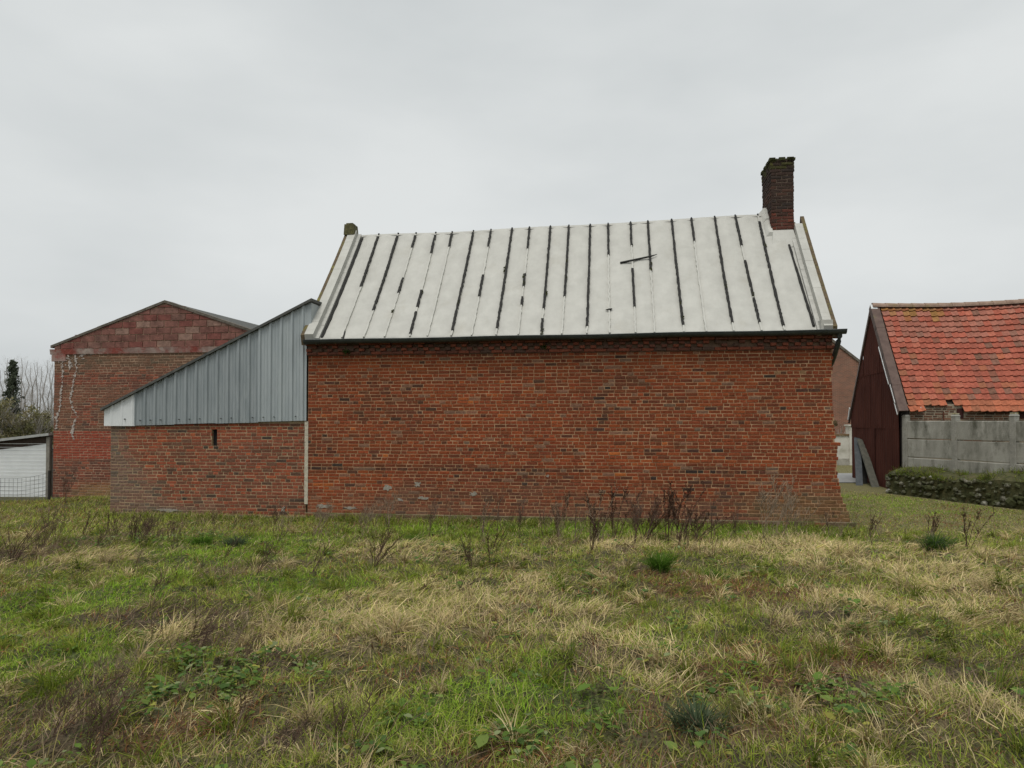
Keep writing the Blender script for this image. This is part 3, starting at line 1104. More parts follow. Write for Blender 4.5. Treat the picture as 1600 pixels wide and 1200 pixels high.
# ------------------------------------------------------------------ left outbuilding with block gable
OL, OR = (-12.02, 19.3, 0.0), R(-9.0)
outb = empty('brick_outbuilding', OL, OR, 'old brick outbuilding with reddish block gable behind the lean-to', 'building')
OW, OPK, OZ, OPZ = 6.40, 3.18, 3.98, 5.06


def ogable(x):
    return OZ + (OPZ - OZ) * (1 - abs(x - OPK) / (OPK if x < OPK else OW - OPK))


b = MB()
pts = [(0.006, -.3), (OW, -.3), (OW, OZ - .03), (OPK, OPZ - .03), (0.006, OZ - .03)]
b.face([(x, 0, z) for x, z in pts])
b.face([(x, 0.35, z) for x, z in reversed(pts)])
for k in range(5):
    (xa, za), (xb2, zb) = pts[k], pts[(k + 1) % 5]
    b.face([(xa, 0, za), (xa, .35, za), (xb2, .35, zb), (xb2, 0, zb)])
owall = b.build('wall', mat('outbuilding_mortar', (0.28, 0.18, 0.12), (0.42, 0.29, 0.20), scale=6, bump=0.3, c3=(0.17, 0.10, 0.07), s3=0.9, t3=(0.48, 0.64)), outb)


def out_colour(x, z, bk, rnd):
    c = ramp(0.5 + 0.2 * n1(x * .9, z * 1.4, 3) + rnd.gauss(0, .2), [(0.0, (0.30, 0.10, 0.058)), (0.35, (0.215, 0.072, 0.046)), (0.65, (0.15, 0.065, 0.045)), (1.0, (0.085, 0.056, 0.044))])
    n = n1(x * 0.8, z * 0.9, 6)
    if z > 3.1:
        c = mixc(c, (0.13, 0.105, 0.065), 0.6 * min(1, (z - 3.1) / .4))
    if 1.0 < z < 1.75 and n > -0.3:
        c = mixc(c, (0.31, 0.062, 0.035), 0.65)
    if z < 0.5:
        c = mixc(c, (0.31, 0.22, 0.09), 0.5 * min(1, (0.5 - z) / .25) * max(0, .5 + n + (x - .6)))
    if 1.75 < z < 2.9 and n > 0.05:
        c = mixc(c, (0.16, 0.10, 0.065), 0.5)
    return c


ob = courses(lambda z: 0.008, lambda z: 5.2, 0.0, 56, 0.0665, rnd=random.Random(8), phead=(0.1, 0.75))
lay(ob, out_colour, m_brick, owall, 0.054, 300, key=lambda q: q[0] + (0 if q[2] < 2.6 else 6), seed=18)
# rendered band between brick and blocks
b = MB()
rb = random.Random(4)
for k in range(26):
    xa, xb2 = -0.10 + 5.4 * k / 26, -0.10 + 5.4 * (k + 1) / 26
    zt = 3.86 + 0.02 * rb.random()
    b.hexa([(xa, -0.03, 3.73), (xb2, -0.03, 3.73), (xb2, 0.1, 3.73), (xa, 0.1, 3.73),
            (xa, -0.05 - .01 * rb.random(), zt), (xb2, -0.05, zt), (xb2, 0.1, zt), (xa, 0.1, zt)])
b.box(-0.06, 0.35, -0.028, 0.1, 3.55, 3.73)
b.build('cement_band', mat('stained_cement', (0.22, 0.13, 0.11), (0.36, 0.29, 0.25), scale=3, bump=0.6, c3=(0.23, 0.06, 0.045), s3=1.6, t3=(0.48, 0.6)), outb)
# hollow clay blocks
m_block = mat('painted_block', attr=True, scale=5, var=0.35, bump=0.5, bscale=40, rough=0.95, c3=(0.10, 0.075, 0.055), s3=2.0, t3=(0.62, 0.72))
bw, bh = 0.395, 0.170
bvar = {}
for i in range(7):
    z0 = 3.885 + i * bh
    x = -0.2 + (0.2 if i % 2 else 0.0)
    while x < OW:
        xa, xb2 = x + .011, x + bw - .011
        x += bw
        lim = [ogable(q) - 0.05 for q in (max(xa, 0.02), min(xb2, OW))]
        xa, xb2 = max(xa, 0.02), min(xb2, 5.6)
        if xb2 - xa < 0.05 or max(lim) < z0 + 0.03:
            continue
        c = pick(rb, [(.45, (0.175, 0.080, 0.063)), (.3, (0.18, 0.095, 0.075)), (.13, (0.22, 0.135, 0.105)), (.12, (0.165, 0.06, 0.048))])
        t = MB()
        za, zb = min(z0 + bh - .02, lim[0]), min(z0 + bh - .02, lim[1])
        za, zb = max(za, z0 + .01), max(zb, z0 + .01)
        y = -0.018 + rb.uniform(-.006, .006)
        t.hexa([(xa, y, z0), (xb2, y, z0), (xb2, .05, z0), (xa, .05, z0), (xa, y, za), (xb2, y, zb), (xb2, .05, zb), (xa, .05, za)], c)
        t.build('block', m_block, owall)
# verge coping and roof
m_cop = mat('lichened_verge', (0.075, 0.065, 0.05), (0.16, 0.14, 0.115), scale=8, bump=0.7)
for xa, xb2 in ((-0.09, OPK), (OPK, OW + .1)):
    b = MB()
    nseg = 12
    for k in range(nseg):
        a, c = xa + (xb2 - xa) * k / nseg, xa + (xb2 - xa) * (k + 1) / nseg
        za, zc = ogable(a), ogable(c)
        j = rb.uniform(-.008, .008)
        b.hexa([(a, -0.04 + j, za - .045), (c, -0.04 + j, zc - .045), (c, .3, zc - .045), (a, .3, za - .045),
                (a, -0.04 + j, za + .02), (c, -0.04 + j, zc + .02), (c, .3, zc + .02), (a, .3, za + .02)])
    b.build('verge', m_cop, outb)
b = MB()
for xa, xb2 in ((-0.2, OPK), (OPK, OW + .15)):
    b.hexa([(xa, .3, ogable(xa) - .08), (xb2, .3, ogable(xb2) - .08), (xb2, 9, ogable(xb2) - .08), (xa, 9, ogable(xa) - .08),
            (xa, .3, ogable(xa)), (xb2, .3, ogable(xb2)), (xb2, 9, ogable(xb2)), (xa, 9, ogable(xa))])
b.build('roof', m_fibre, outb)
b = MB()
b.box(0.01, .3, .35, 9, -.3, OZ - .1)
b.build('side_wall', m_gable_brick, outb)
# whitewashed crack repairs stepping down the joints
m_white_run = mat('white_run', (0.29, 0.235, 0.20), (0.50, 0.46, 0.42), scale=30, bump=0.5)
for path in ([(0.22, 3.72), (0.26, 3.2), (0.22, 2.7), (0.20, 2.3), (0.10, 2.1), (0.11, 1.75)],
             [(0.62, 3.75), (0.66, 3.35), (0.58, 3.0), (0.50, 2.6), (0.55, 2.35), (0.70, 2.1), (0.60, 1.9), (0.55, 1.7), (0.63, 1.45)],
             [(0.42, 3.72), (0.47, 3.5), (0.45, 3.3)]):
    b = MB()
    last = None
    for (xa, za), (xb2, zb) in zip(path, path[1:]):
        k = max(1, int((za - zb) / 0.022))
        for q in range(k):
            x = xa + (xb2 - xa) * q / k + rb.uniform(-.028, .028)
            z = za + (zb - za) * q / k
            w = rb.choice((0.004, 0.008, 0.015, 0.03, 0.045)) * rb.uniform(.7, 1.2)
            cur = [(x - w, -0.017, z), (x + w, -0.017, z)]
            if last:
                i_ = len(b.v)
                b.v += cur
                b.c += [(1, 1, 1)] * 2
                b.f.append((i_, i_ + 1, i_ - 1, i_ - 2))
            else:
                b.v += cur
                b.c += [(1, 1, 1)] * 2
            last = cur
    b.build('white_streak', m_white_run, outb)

for k in range(46):                                                 # blotchy lime staining at the upper left corner
    x, z = rb.uniform(0.04, 1.25) * rb.uniform(.3, 1), 3.74 - abs(rb.gauss(0, .17))
    blob(x, z, rb.uniform(.012, .06), rb.uniform(.008, .028), y=-0.013, n=9, seed=200 + k, th=.01).build('lime_stain', m_white_run, outb)

# ------------------------------------------------------------------ small white shed at the left edge
wsh = empty('white_shed', (-12.12, 19.32, -0.08), R(-1.0), 'low white slatted shed with grey roof edge at the left', 'shed')
m_slat = mat('white_slat', (0.78, 0.80, 0.80), (0.84, 0.86, 0.86), scale=4, rough=0.5)
tmp = MB()
tmp.hexa([(-3.2, -0.006, 0), (-0.06, -0.006, 0), (-0.06, 0.03, 0), (-3.2, 0.03, 0), (-3.2, -0.022, 0.086), (-0.06, -0.022, 0.086), (-0.06, 0.03, 0.09), (-3.2, 0.03, 0.09)])
slat_me = tmp.mesh('slat', m_slat)
for k in range(16):
    link('slat', slat_me, wsh, (0, 0, -0.02 + k * 0.094), (0, R(0.15), 0))
b = MB()
b.box(-0.06, 0.03, -0.06, 0.06, -.2, 1.66)
b.build('corner_post', mat('weathered_post', (0.17, 0.155, 0.13), (0.25, 0.235, 0.2), scale=10, bump=0.4), wsh)
m_fascia = mat('grey_fascia', (0.29, 0.295, 0.28), (0.40, 0.405, 0.39), scale=5, rough=0.6)
b = MB()
b.hexa([(-3.3, -0.14, 1.30), (0.05, -0.14, 1.69), (0.05, 2.4, 1.72), (-3.3, 2.4, 1.33), (-3.3, -0.14, 1.37), (0.05, -0.14, 1.755), (0.05, 2.4, 1.79), (-3.3, 2.4, 1.41)])
b.build('roof', m_fascia, wsh)
b = MB()
b.hexa([(-3.2, -0.02, 1.10), (-0.06, -0.02, 1.47), (-0.06, 0.05, 1.47), (-3.2, 0.05, 1.10), (-3.2, -0.02, 1.31), (-0.06, -0.02, 1.68), (-0.06, 0.05, 1.68), (-3.2, 0.05, 1.31)])
b.build('eave_strip', mat('dark_brown_strip', (0.035, 0.024, 0.018), (0.06, 0.042, 0.03), scale=8), wsh)  # dark strip between the roof edge and the slats
b = MB()
b.box(-3.2, 0.02, 0.04, 2.3, -.2, 1.28)
b.build('shed_body', m_slat, wsh)

# wire fence in front of it
wf = empty('wire_fence', (-11.2, 17.85, -0.03), R(2), 'sagging square mesh wire fence in front of the white shed', 'fence')
m_wire = mat('wire', (0.12, 0.125, 0.12), (0.18, 0.18, 0.17), rough=0.5, metal=0.6)
b = MB()
b.tube([(0, 0, -.2), (0, 0, 0.82)], 0.03, 6)
b.build('post', mat('dark_post', (0.022, 0.02, 0.018), (0.04, 0.036, 0.03)), wf)
b = MB()
b.tube([(-2.0, 0, -.2), (-2.0, 0, 0.75)], 0.03, 6)
b.build('post', m_wire, wf)
ftop = lambda x: 0.80 - 0.16 * (1 - (1 + x / 1.0) ** 2 * 0.9 if x > -1 else 0.9) - 0.02
for k in range(8):
    b = MB()
    b.tube([(x, 0, ftop(x) - 0.1 * k) for x in np.linspace(0, -2.0, 9)], 0.0042, 3)
    b.build('wire', m_wire, wf)
for k in range(20):
    x = -0.1 * k - .05
    b = MB()
    b.tube([(x, 0, 0.0), (x, 0, ftop(x))], 0.0042, 3)
    b.build('wire', m_wire, wf)

# ------------------------------------------------------------------ red tiled barn on the right
BL, BR = (10.84, 20.5, 0.0), R(-11.5)
barn = empty('red_barn', BL, BR, 'barn with orange red pantile roof and dark red metal gable on the right', 'barn')
BD, BEZ, BRZ, BLEN = 5.2, 2.40, 5.60, 9.0


def barn_roof(x, s, up=0.0):
    sag = -0.06 * math.sin(min(1, x / 4.5) * math.pi) * s - 0.05 * 4 * s * (1 - s) * math.sin(min(1, max(0, x) / 5) * math.pi)
    return (x, -0.16 + (BD / 2 + 0.16) * s - up * .76, BEZ - 0.16 + (BRZ - BEZ + 0.16) * s + sag + up * .65)


m_barnbrick = mat('barn_mortar', (0.26, 0.215, 0.155), (0.36, 0.31, 0.23), scale=6, bump=0.5)
b = MB()
b.box(0.05, BLEN, 0.0, 0.3, -.3, 2.45)
bwall = b.build('wall', m_barnbrick, barn)


def barn_colour(x, z, bk, rnd):
    return pick(rnd, [(.4, (0.16, 0.085, 0.055)), (.3, (0.21, 0.11, 0.07)), (.2, (0.10, 0.065, 0.045)), (.1, (0.22, 0.17, 0.12))])


vent_x = (1.487, 3.04)


def no_vent(a, c, z):
    return not any(a < v + .09 and c > v - .09 and z > 2.05 for v in vent_x)


bb_ = courses(lambda z: 0.22, lambda z: 5.0, 1.42, 15, 0.066, rnd=random.Random(6), keep=no_vent, joint=0.018, phead=(.2, .4))
lay(bb_, barn_colour, m_brick, bwall, 0.047, 150, key=lambda q: q[0] - q[2], seed=24)
for v in vent_x:
    b = MB()
    b.box(v - .085, v + .085, -0.012, 0.1, 2.06, 2.33)
    b.build('vent_board', mat('dark_red_board', (0.035, 0.012, 0.010), (0.06, 0.02, 0.016), scale=9), barn)
b = MB()
b.box(-0.02, 0.2, -0.03, 0.0, -.3, 2.38)
b.build('corner_board', mat('black_board', (0.012, 0.010, 0.009), (0.03, 0.025, 0.022), scale=12, bump=0.3), barn)
b = MB()
b.tube([(1.06, -0.05, 1.7), (1.06, -0.05, 2.24)], 0.022, 5)
b.build('iron_bar', mat('rusty_iron', (0.08, 0.03, 0.018), (0.13, 0.05, 0.025), scale=20), barn)
b = MB()
b.box(0.46, 0.56, -0.10, -0.06, 2.27, 2.37)
b.build('white_insulator', m_clad_white, barn)

# gable cladding: three tiers of ribbed sheets
m_dkred = mat('dark_red_metal', (0.050, 0.0165, 0.012), (0.080, 0.027, 0.019), scale=2.2, rough=0.9, spec=0.08, stretch=(1, 1, .4), c3=(0.095, 0.034, 0.022), s3=1.4, t3=(0.58, 0.75))


def gable_top(y):
    return BEZ + (BRZ - BEZ) * (1 - abs(y - BD / 2) / (BD / 2)) - 0.03


rg = random.Random(2)
for (za, zb, w, off, yy) in ((-0.15, 1.82, 0.60, 0.0, 0.0), (1.76, 3.50, 0.60, 0.014, 0.6), (3.44, 5.7, 0.60, 0.028, 0.2)):
    y = -0.02 - yy * .3
    while y < BD:
        ya, yb = max(y, -0.02), min(y + w + .012, BD + .02)
        y += w
        n = max(4, int((yb - ya) / 0.05))
        off2 = rg.uniform(0, .02)
        bb = MB()
        any_ = False
        for k in range(n):
            a, c = ya + (yb - ya) * k / n, ya + (yb - ya) * (k + 1) / n
            xa = -0.045 - off - off2 - (0.014 if k % 4 == 1 else 0.0)
            xc = -0.045 - off - off2 - (0.014 if (k + 1) % 4 == 1 else 0.0)
            ta, tc2 = min(zb, gable_top(a)), min(zb, gable_top(c))
            if max(ta, tc2) <= za + 0.02:
                continue
            any_ = True
            ta, tc2 = max(ta, za), max(tc2, za)
            bb.face([(xa, a, za), (xa, a, ta), (xc, c, tc2), (xc, c, za)])
        if any_:
            bb.build('gable_sheet', m_dkred, barn)
b = MB()                                                            # gable wall behind the sheets
pts = [(0.0, -.3), (BD, -.3), (BD, BEZ - .02), (BD / 2, BRZ - .02), (0.0, BEZ - .02)]
b.face([(0.0, y, z) for y, z in reversed(pts)])
b.face([(0.2, y, z) for y, z in pts])
b.build('gable_wall', mat('barn_inside', (0.02, 0.012, 0.01), (0.03, 0.02, 0.016)), barn)

# pantiles
TW, TR = 0.193, 19
m_tile = mat('pantile', attr=True, scale=14, var=0.22, bump=0.3, bscale=60, rough=0.85, spec=0.2, c3=(0.16, 0.085, 0.05), s3=1.7, t3=(0.60, 0.78))
roofb = MB()
for k in range(20):
    s0, s1 = k / 20, (k + 1) / 20
    for q in range(18):
        xa, xb2 = 0.0 + BLEN * q / 18, 0.0 + BLEN * (q + 1) / 18
        if s1 < 0.09 and xa < 1.6:
            continue
        roofb.face([barn_roof(xa, s0, -.05), barn_roof(xb2, s0, -.05), barn_roof(xb2, s1, -.05), barn_roof(xa, s1, -.05)])
for q in range(2):
    roofb.face([(0, BD / 2, BRZ - .06), (BLEN, BD / 2, BRZ - .06), (BLEN, BD + .15, BEZ - .2), (0, BD + .15, BEZ - .2)] if q == 0 else
               [(0, 0, 2.2), (BLEN, 0, 2.2), (BLEN, 0.1, 2.3), (0, 0.1, 2.3)])
broof = roofb.build('roof', mat('roof_lath', (0.03, 0.022, 0.016), (0.06, 0.045, 0.03), scale=9), barn)
prof = [(-0.004, 0.004), (0.025, -0.008), (0.07, -0.010), (0.115, -0.006), (0.148, 0.012), (0.175, 0.022), (0.204, 0.012)]
slope_len = math.hypot(BD / 2 + .16, BRZ - BEZ + .16)
th = math.atan2(BRZ - BEZ + .16, BD / 2 + .16)
tl = slope_len / TR


def tile_geo(t, c, rnd, ox=0, oy=0, oz=0, rotx=0.0, skew=0.0):
    """A pantile in slope space (x across, v up the slope, w off the slope), turned into place."""
    i = len(t.v)
    ct, st_ = math.cos(th + rotx), math.sin(th + rotx)
    for vv, lift in ((-0.014, 0.042), (tl + 0.03, 0.000)):
        for (x, w) in prof:
            v = vv + skew * x
            ww = w + lift
            t.v.append((ox + x, oy + v * ct - ww * st_, oz + v * st_ + ww * ct))
            t.c.append(c)
    n = len(prof)
    for (x, w) in prof:
        v, ww = -0.014 + skew * x, w + 0.042 - 0.034
        t.v.append((ox + x, oy + v * ct - ww * st_, oz + v * st_ + ww * ct))
        t.c.append(tuple(q * 0.9 for q in c))  # lip painted darker, deepening the shadow line under each row
    for k in range(n - 1):
        t.f.append((i + k, i + k + 1, i + n + k + 1, i + n + k))
        t.f.append((i + 2 * n + k, i + 2 * n + k + 1, i + k + 1, i + k))


rt = random.Random(10)


def tile_colour(cx, r, x):
    s = r / TR
    c = pick(rt, [(.42, (0.375, 0.100, 0.064)), (.30, (0.34, 0.095, 0.062)), (.14, (0.405, 0.122, 0.078)), (.09, (0.285, 0.098, 0.067)), (.05, (0.23, 0.105, 0.073))])
    if s > 0.62 and rt.random() < 0.55:
        c = mixc(c, (0.33, 0.15, 0.11), 0.55)
    if rt.random() < 0.03 + (0.08 if s < 0.25 else 0):
        c = mixc(c, (0.15, 0.10, 0.065), rt.uniform(.4, .85))
    if r <= 1:
        c = mixc(c, (0.44, 0.14, 0.062), 0.5)
    if r >= 18 and cx < 10 and rt.random() < .75 or r == 17 and cx in (1, 3, 4, 7, 8) or r == 16 and cx in (3, 7):
        c = mixc(c, (0.30, 0.17, 0.035), rt.uniform(.25, .65))
    v = rt.uniform(0.84, 1.06)
    return (c[0] * v * .90, c[1] * v * .96, c[2] * v * .96)


tile_list = []
NC = int(BLEN / TW) - 1
for cx in range(NC):
    for r in range(TR):
        x = 0.18 + cx * TW
        if r == 0 and 2 <= cx <= 6:
            continue
        if r == 1 and cx in (5, 6):
            if cx == 5:
                continue
        tile_list.append((cx, r, x))
tile_list.sort(key=lambda t: max(0, t[0] - 20) * 10 + t[1])
tvars = []
rest = MB()
for q, (cx, r, x) in enumerate(tile_list):
    s = r / TR
    p = barn_roof(x, s, 0.0)
    jx, jz = rt.uniform(-.004, .004), rt.uniform(-.006, .006)
    c = tile_colour(cx, r, x)
    if q < 300:
        best, bd = None, 9
        for vc, me_ in tvars:
            d = sum(abs(math.sqrt(vc[k]) - math.sqrt(c[k])) for k in range(3))
            if d < bd:
                best, bd = me_, d
        if best is None or (bd > 0.04 and len(tvars) < 50):
            t = MB()
            tile_geo(t, c, rt, skew=rt.uniform(-.05, .05))
            best = t.mesh('tile', m_tile)
            tvars.append((c, best))
        ry = rt.uniform(-.02, .02)
        if r == 0 and cx < 2:
            ry = -.12
        link('tile', best, broof, (p[0] + jx, p[1], p[2] + jz), (rt.uniform(-.015, .015), ry, 0))
    else:
        tile_geo(rest, c, rt, p[0] + jx, p[1], p[2] + jz, rt.uniform(-.01, .01), rt.uniform(-.05, .05))
tag(rest.build('tile_courses', m_tile, broof), kind='stuff')
m_ridge = mat('ridge_tile_grey', (0.20, 0.135, 0.10), (0.30, 0.21, 0.16), scale=6, bump=0.6, c3=(0.20, 0.16, 0.05), s3=1.3, t3=(0.52, 0.66))
for k in range(24):
    xa = -0.05 + k * 0.375
    b = MB()
    n = 8
    ra = 0.135
    for e, (x, r_) in enumerate(((xa, ra + .012), (xa + .39, ra))):
        pz = barn_roof(x, 1.0)[2] + 0.0
        for q in range(n + 1):
            a = math.pi * q / n
            b.v.append((x, BD / 2 - r_ * 1.15 * math.cos(a), pz - .05 + r_ * math.sin(a)))
            b.c.append((1, 1, 1))
    for q in range(n):
        b.f.append((q, n + 1 + q, n + 2 + q, q + 1))
    b.f.append(tuple(range(n + 1)))
    b.build('ridge_tile', m_ridge, broof)
# verge flashing along the gable edge and white edge strips
m_flash = mat('brown_flashing', (0.075, 0.045, 0.036), (0.12, 0.078, 0.062), scale=5, rough=0.65, c3=(0.14, 0.12, 0.06), s3=1.2, t3=(0.6, 0.72))
for k, (s0, s1) in enumerate(((0.0, 0.24), (0.22, 0.52), (0.50, 0.78), (0.76, 1.0))):
    b = MB()
    w = 0.13
    l = 0.045 + 0.006 * (k % 2)
    pts = [barn_roof(-0.09, s0, l), barn_roof(w, s0, l + .012), barn_roof(w, s1, l + .012), barn_roof(-0.09, s1, l)]
    lo = [barn_roof(-0.09, s0, l - .02), barn_roof(w, s0, l - .02), barn_roof(w, s1, l - .02), barn_roof(-0.09, s1, l - .02)]
    b.hexa(lo + pts)
    b.hexa([barn_roof(-0.11, s0, -.16), barn_roof(-0.09, s0, -.16), barn_roof(-0.09, s1, -.16), barn_roof(-0.11, s1, -.16),
            barn_roof(-0.11, s0, l), barn_roof(-0.09, s0, l), barn_roof(-0.09, s1, l), barn_roof(-0.11, s1, l)])
    b.build('verge_flashing', m_flash, barn)
b = MB()
b.hexa([(-0.135, BD + .2, BEZ - .50), (-0.07, BD + .2, BEZ - .50), (-0.07, BD / 2, BRZ - .32), (-0.135, BD / 2, BRZ - .32),
        (-0.10, BD + .2, BEZ - .18), (-0.07, BD + .2, BEZ - .18), (-0.07, BD / 2, BRZ + .03), (-0.10, BD / 2, BRZ + .03)])
b.build('verge_flashing', m_flash, barn)
for (s0, s1, lf) in ((0.0, 0.10, -.10), (0.09, 0.25, -.06), (0.27, 0.62, -.15), (0.955, 1.0, 0.06)):
    b = MB()
    x0, x1 = (-0.125, -0.112) if s1 < 1 else (-0.11, 0.10)
    b.hexa([barn_roof(x0, s0, lf - .035), barn_roof(x1, s0, lf - .035), barn_roof(x1, s1, lf - .035), barn_roof(x0, s1, lf - .035),
            barn_roof(x0, s0, lf), barn_roof(x1, s0, lf), barn_roof(x1, s1, lf), barn_roof(x0, s1, lf)])
    b.build('white_edge_strip', m_clad_white, barn)
b = MB()
b.hexa([(-0.14, BD + .18, BEZ - .38), (-0.11, BD + .18, BEZ - .38), (-0.11, BD - .05, BEZ + .02), (-0.14, BD - .05, BEZ + .02),
        (-0.14, BD + .25, BEZ - .36), (-0.11, BD + .25, BEZ - .36), (-0.11, BD + .02, BEZ + .05), (-0.14, BD + .02, BEZ + .05)])
b.build('white_edge_strip', m_clad_white, barn)

# ---- planks leaning at the gable
m_plank = mat('blue_grey_plank', (0.06, 0.068, 0.075), (0.10, 0.108, 0.112), scale=8, bump=0.4, stretch=(1, 1, .2))
m_plank2 = mat('mossy_plank', (0.075, 0.075, 0.06), (0.125, 0.12, 0.095), scale=8, bump=0.4, stretch=(1, 1, .2))


def plank(a, c, w, th_, m, label):
    a, c = Vector(a), Vector(c)
    d = (c - a).normalized()
    s = Vector((1, 0.05, 0))
    s = (s - d * s.dot(d)).normalized() * (w / 2)
    t = d.cross(s).normalized() * (th_ / 2)
    bb = MB()
    bb.hexa([a - s - t, a + s - t, a + s + t, a - s + t, c - s - t, c + s - t, c + s + t, c - s + t])
    tag(bb.build('plank', m), label, 'plank', 'planks leaning on the barn gable')


plank((10.65, 22.6, -0.12), (11.53, 24.6, 1.40), 0.19, 0.06, m_plank, 'dark blue grey plank standing upright, leftmost against the red gable')
plank((10.88, 22.0, -0.12), (11.50, 24.3, 1.36), 0.21, 0.06, m_plank2, 'wide mossy grey plank leaning at a slant on the red gable')
plank((11.05, 23.2, -0.12), (11.56, 24.2, 1.00), 0.22, 0.05, mat('black_plank', (0.02, 0.02, 0.018), (0.04, 0.038, 0.033), bump=0.3), 'short blackish plank between the upright and the slanting plank at the gable')

# ------------------------------------------------------------------ concrete panel fence
FA = R(-74.4)
cf = empty('concrete_fence', (10.93, 20.42, 0), FA, 'grey concrete panel fence in front of the tiled barn', 'fence')
m_conc = mat('weathered_concrete', (0.25, 0.245, 0.21), (0.40, 0.39, 0.345), scale=2.4, bump=0.4, bscale=50, stretch=(1, 1, .45), c3=(0.10, 0.10, 0.075), s3=2.6, t3=(0.47, 0.68))
m_conc2 = mat('post_concrete', (0.24, 0.235, 0.205), (0.35, 0.34, 0.30), scale=5, bump=0.4, c3=(0.16, 0.16, 0.10), s3=2.5, t3=(0.58, 0.7))
PLEN = 1.62
for k in range(5):
    x = k * PLEN
    b = MB()
    b.box(x - .065, x + .065, -0.075, 0.075, 0.3, 2.11)
    b.hexa([(x - .075, -.085, 2.11), (x + .075, -.085, 2.11), (x + .075, .085, 2.11), (x - .075, .085, 2.11),
            (x - .05, -.05, 2.16), (x + .05, -.05, 2.16), (x + .05, .05, 2.16), (x - .05, .05, 2.16)])
    po = b.build('post', m_conc2, cf)
    if k in (1, 2):
        c = MB()
        c.box(x - .06, x + .06, -0.06, 0.06, 2.16, 2.185)
        c.build('lichen_cap', mat('lichen', (0.30, 0.25, 0.06), (0.52, 0.50, 0.42), scale=12), po)
    if k < 4:
        for r, (za, zb) in enumerate(((0.49, 0.985), (1.0, 1.488), (1.503, 1.99))):
            p = MB()
            j = [rb.uniform(-.01, .01) for _ in range(2)]
            xa, xb2 = x + .067, x + PLEN - .067
            ye = -0.02 + rb.uniform(-.006, .006)
            p.hexa([(xa, ye, za + j[0]), (xb2, ye, za + j[1]), (xb2, .02, za + j[1]), (xa, .02, za + j[0]),
                    (xa, ye, zb + j[0] * .5), (xb2, ye, zb + j[1] * .5), (xb2, .02, zb + j[1] * .5), (xa, .02, zb + j[0] * .5)])
            p.hexa([(xa, ye - .010, za + j[0] + .012), (xb2, ye - .010, za + j[1] + .012), (xb2, ye, za + j[1] + .004), (xa, ye, za + j[0] + .004),
                    (xa, ye - .010, zb - .02), (xb2, ye - .010, zb - .02), (xb2, ye, zb - .008), (xa, ye, zb - .008)])
            p.build('panel', m_conc, cf)

# ------------------------------------------------------------------ rubble retaining wall with a grassy bank
SA = math.atan2(-3.9, 1.20)
sw = empty('stone_retaining_wall', (10.22, 20.15, 0), SA, 'low mossy rubble stone wall holding up the bank under the concrete fence', 'wall')
SWL = 6.6
bank_h = lambda x: 0.59 + 0.05 * math.sin(x * 2.3) + 0.03 * x + 0.07 * n1(x * 3.1, 5.5)
b = MB()
nb = 34
for k in range(nb):
    xa, xb2 = SWL * k / nb, SWL * (k + 1) / nb
    ha, hb_ = bank_h(xa), bank_h(xb2)
    rows_a = [(xa, 0.10, -.2), (xa, 0.12, ha - .12), (xa, 0.30, ha + .02), (xa, 0.75, ha + .10), (xa, 2.6, ha + .10)]
    rows_b = [(xb2, 0.10, -.2), (xb2, 0.12, hb_ - .12), (xb2, 0.30, hb_ + .02), (xb2, 0.75, hb_ + .10), (xb2, 2.6, hb_ + .10)]
    for q in range(4):
        b.face([rows_a[q], rows_b[q], rows_b[q + 1], rows_a[q + 1]])
b.face([(0, 0.10, -.2), (0, 0.12, bank_h(0) - .12), (0, .30, bank_h(0)), (0, .9, bank_h(0) + .1), (0, .9, -.2)])
b.build('bank', mat('mossy_bank', (0.045, 0.05, 0.018), (0.09, 0.085, 0.035), scale=7, bump=0.8, c3=(0.12, 0.10, 0.05), s3=2.5), sw)
m_stone = mat('rubble_stone', attr=True, scale=13, var=0.4, bump=0.7, bscale=45, rough=0.95, c3=(0.045, 0.05, 0.018), s3=3.0, t3=(0.40, 0.54))
rst = random.Random(15)


def stone_mesh(c):
    t = MB()
    rings, sides = 4, 7
    i0 = 0
    for r_ in range(rings + 1):
        a = math.pi * r_ / rings
        for s in range(sides):
            q = 2 * math.pi * s / sides
            k = rst.uniform(0.78, 1.12)
            t.v.append((math.sin(a) * math.cos(q) * k, math.sin(a) * math.sin(q) * k, math.cos(a) * k))
            t.c.append(c)
    for r_ in range(rings):
        for s in range(sides):
            s2 = (s + 1) % sides
            t.f.append((r_ * sides + s, (r_ + 1) * sides + s, (r_ + 1) * sides + s2, r_ * sides + s2))
    return t.mesh('stone', m_stone)


svar = [stone_mesh(c) for c in [(0.36, 0.345, 0.30)] * 2 + [(0.20, 0.19, 0.15)] * 4 + [(0.12, 0.115, 0.08)] * 5 + [(0.075, 0.08, 0.035)] * 7]
placed = []
for k in range(900):
    x, z = rst.uniform(-.02, SWL), rst.uniform(0.0, 0.58)
    sz = rst.choice((.05, .06, .07, .09, .12)) * rst.uniform(.8, 1.2)
    if z + sz * .6 > bank_h(x) - .03 or any(abs(x - px) < (sz + ps) * .82 and abs(z - pz) < (sz + ps) * .62 for px, pz, ps in placed):
        continue
    placed.append((x, z, sz))
    link('stone', rst.choice(svar), sw, (x, 0.10 + rst.uniform(-.03, .035), z), (rst.uniform(-.6, .6), rst.uniform(-.6, .6), rst.uniform(-.6, .6)),
         (sz * rst.uniform(.9, 1.35), sz * .8, sz * rst.uniform(.6, .95)))
for k in range(9):                                                  # the pale end of the wall
    link('stone', svar[k % 5], sw, (-0.02 + rst.uniform(-.04, .04), 0.16 + (k % 3) * .2, 0.06 + (k // 3) * 0.19), (0, 0, rst.random() * 3), (0.11, .12, .10))

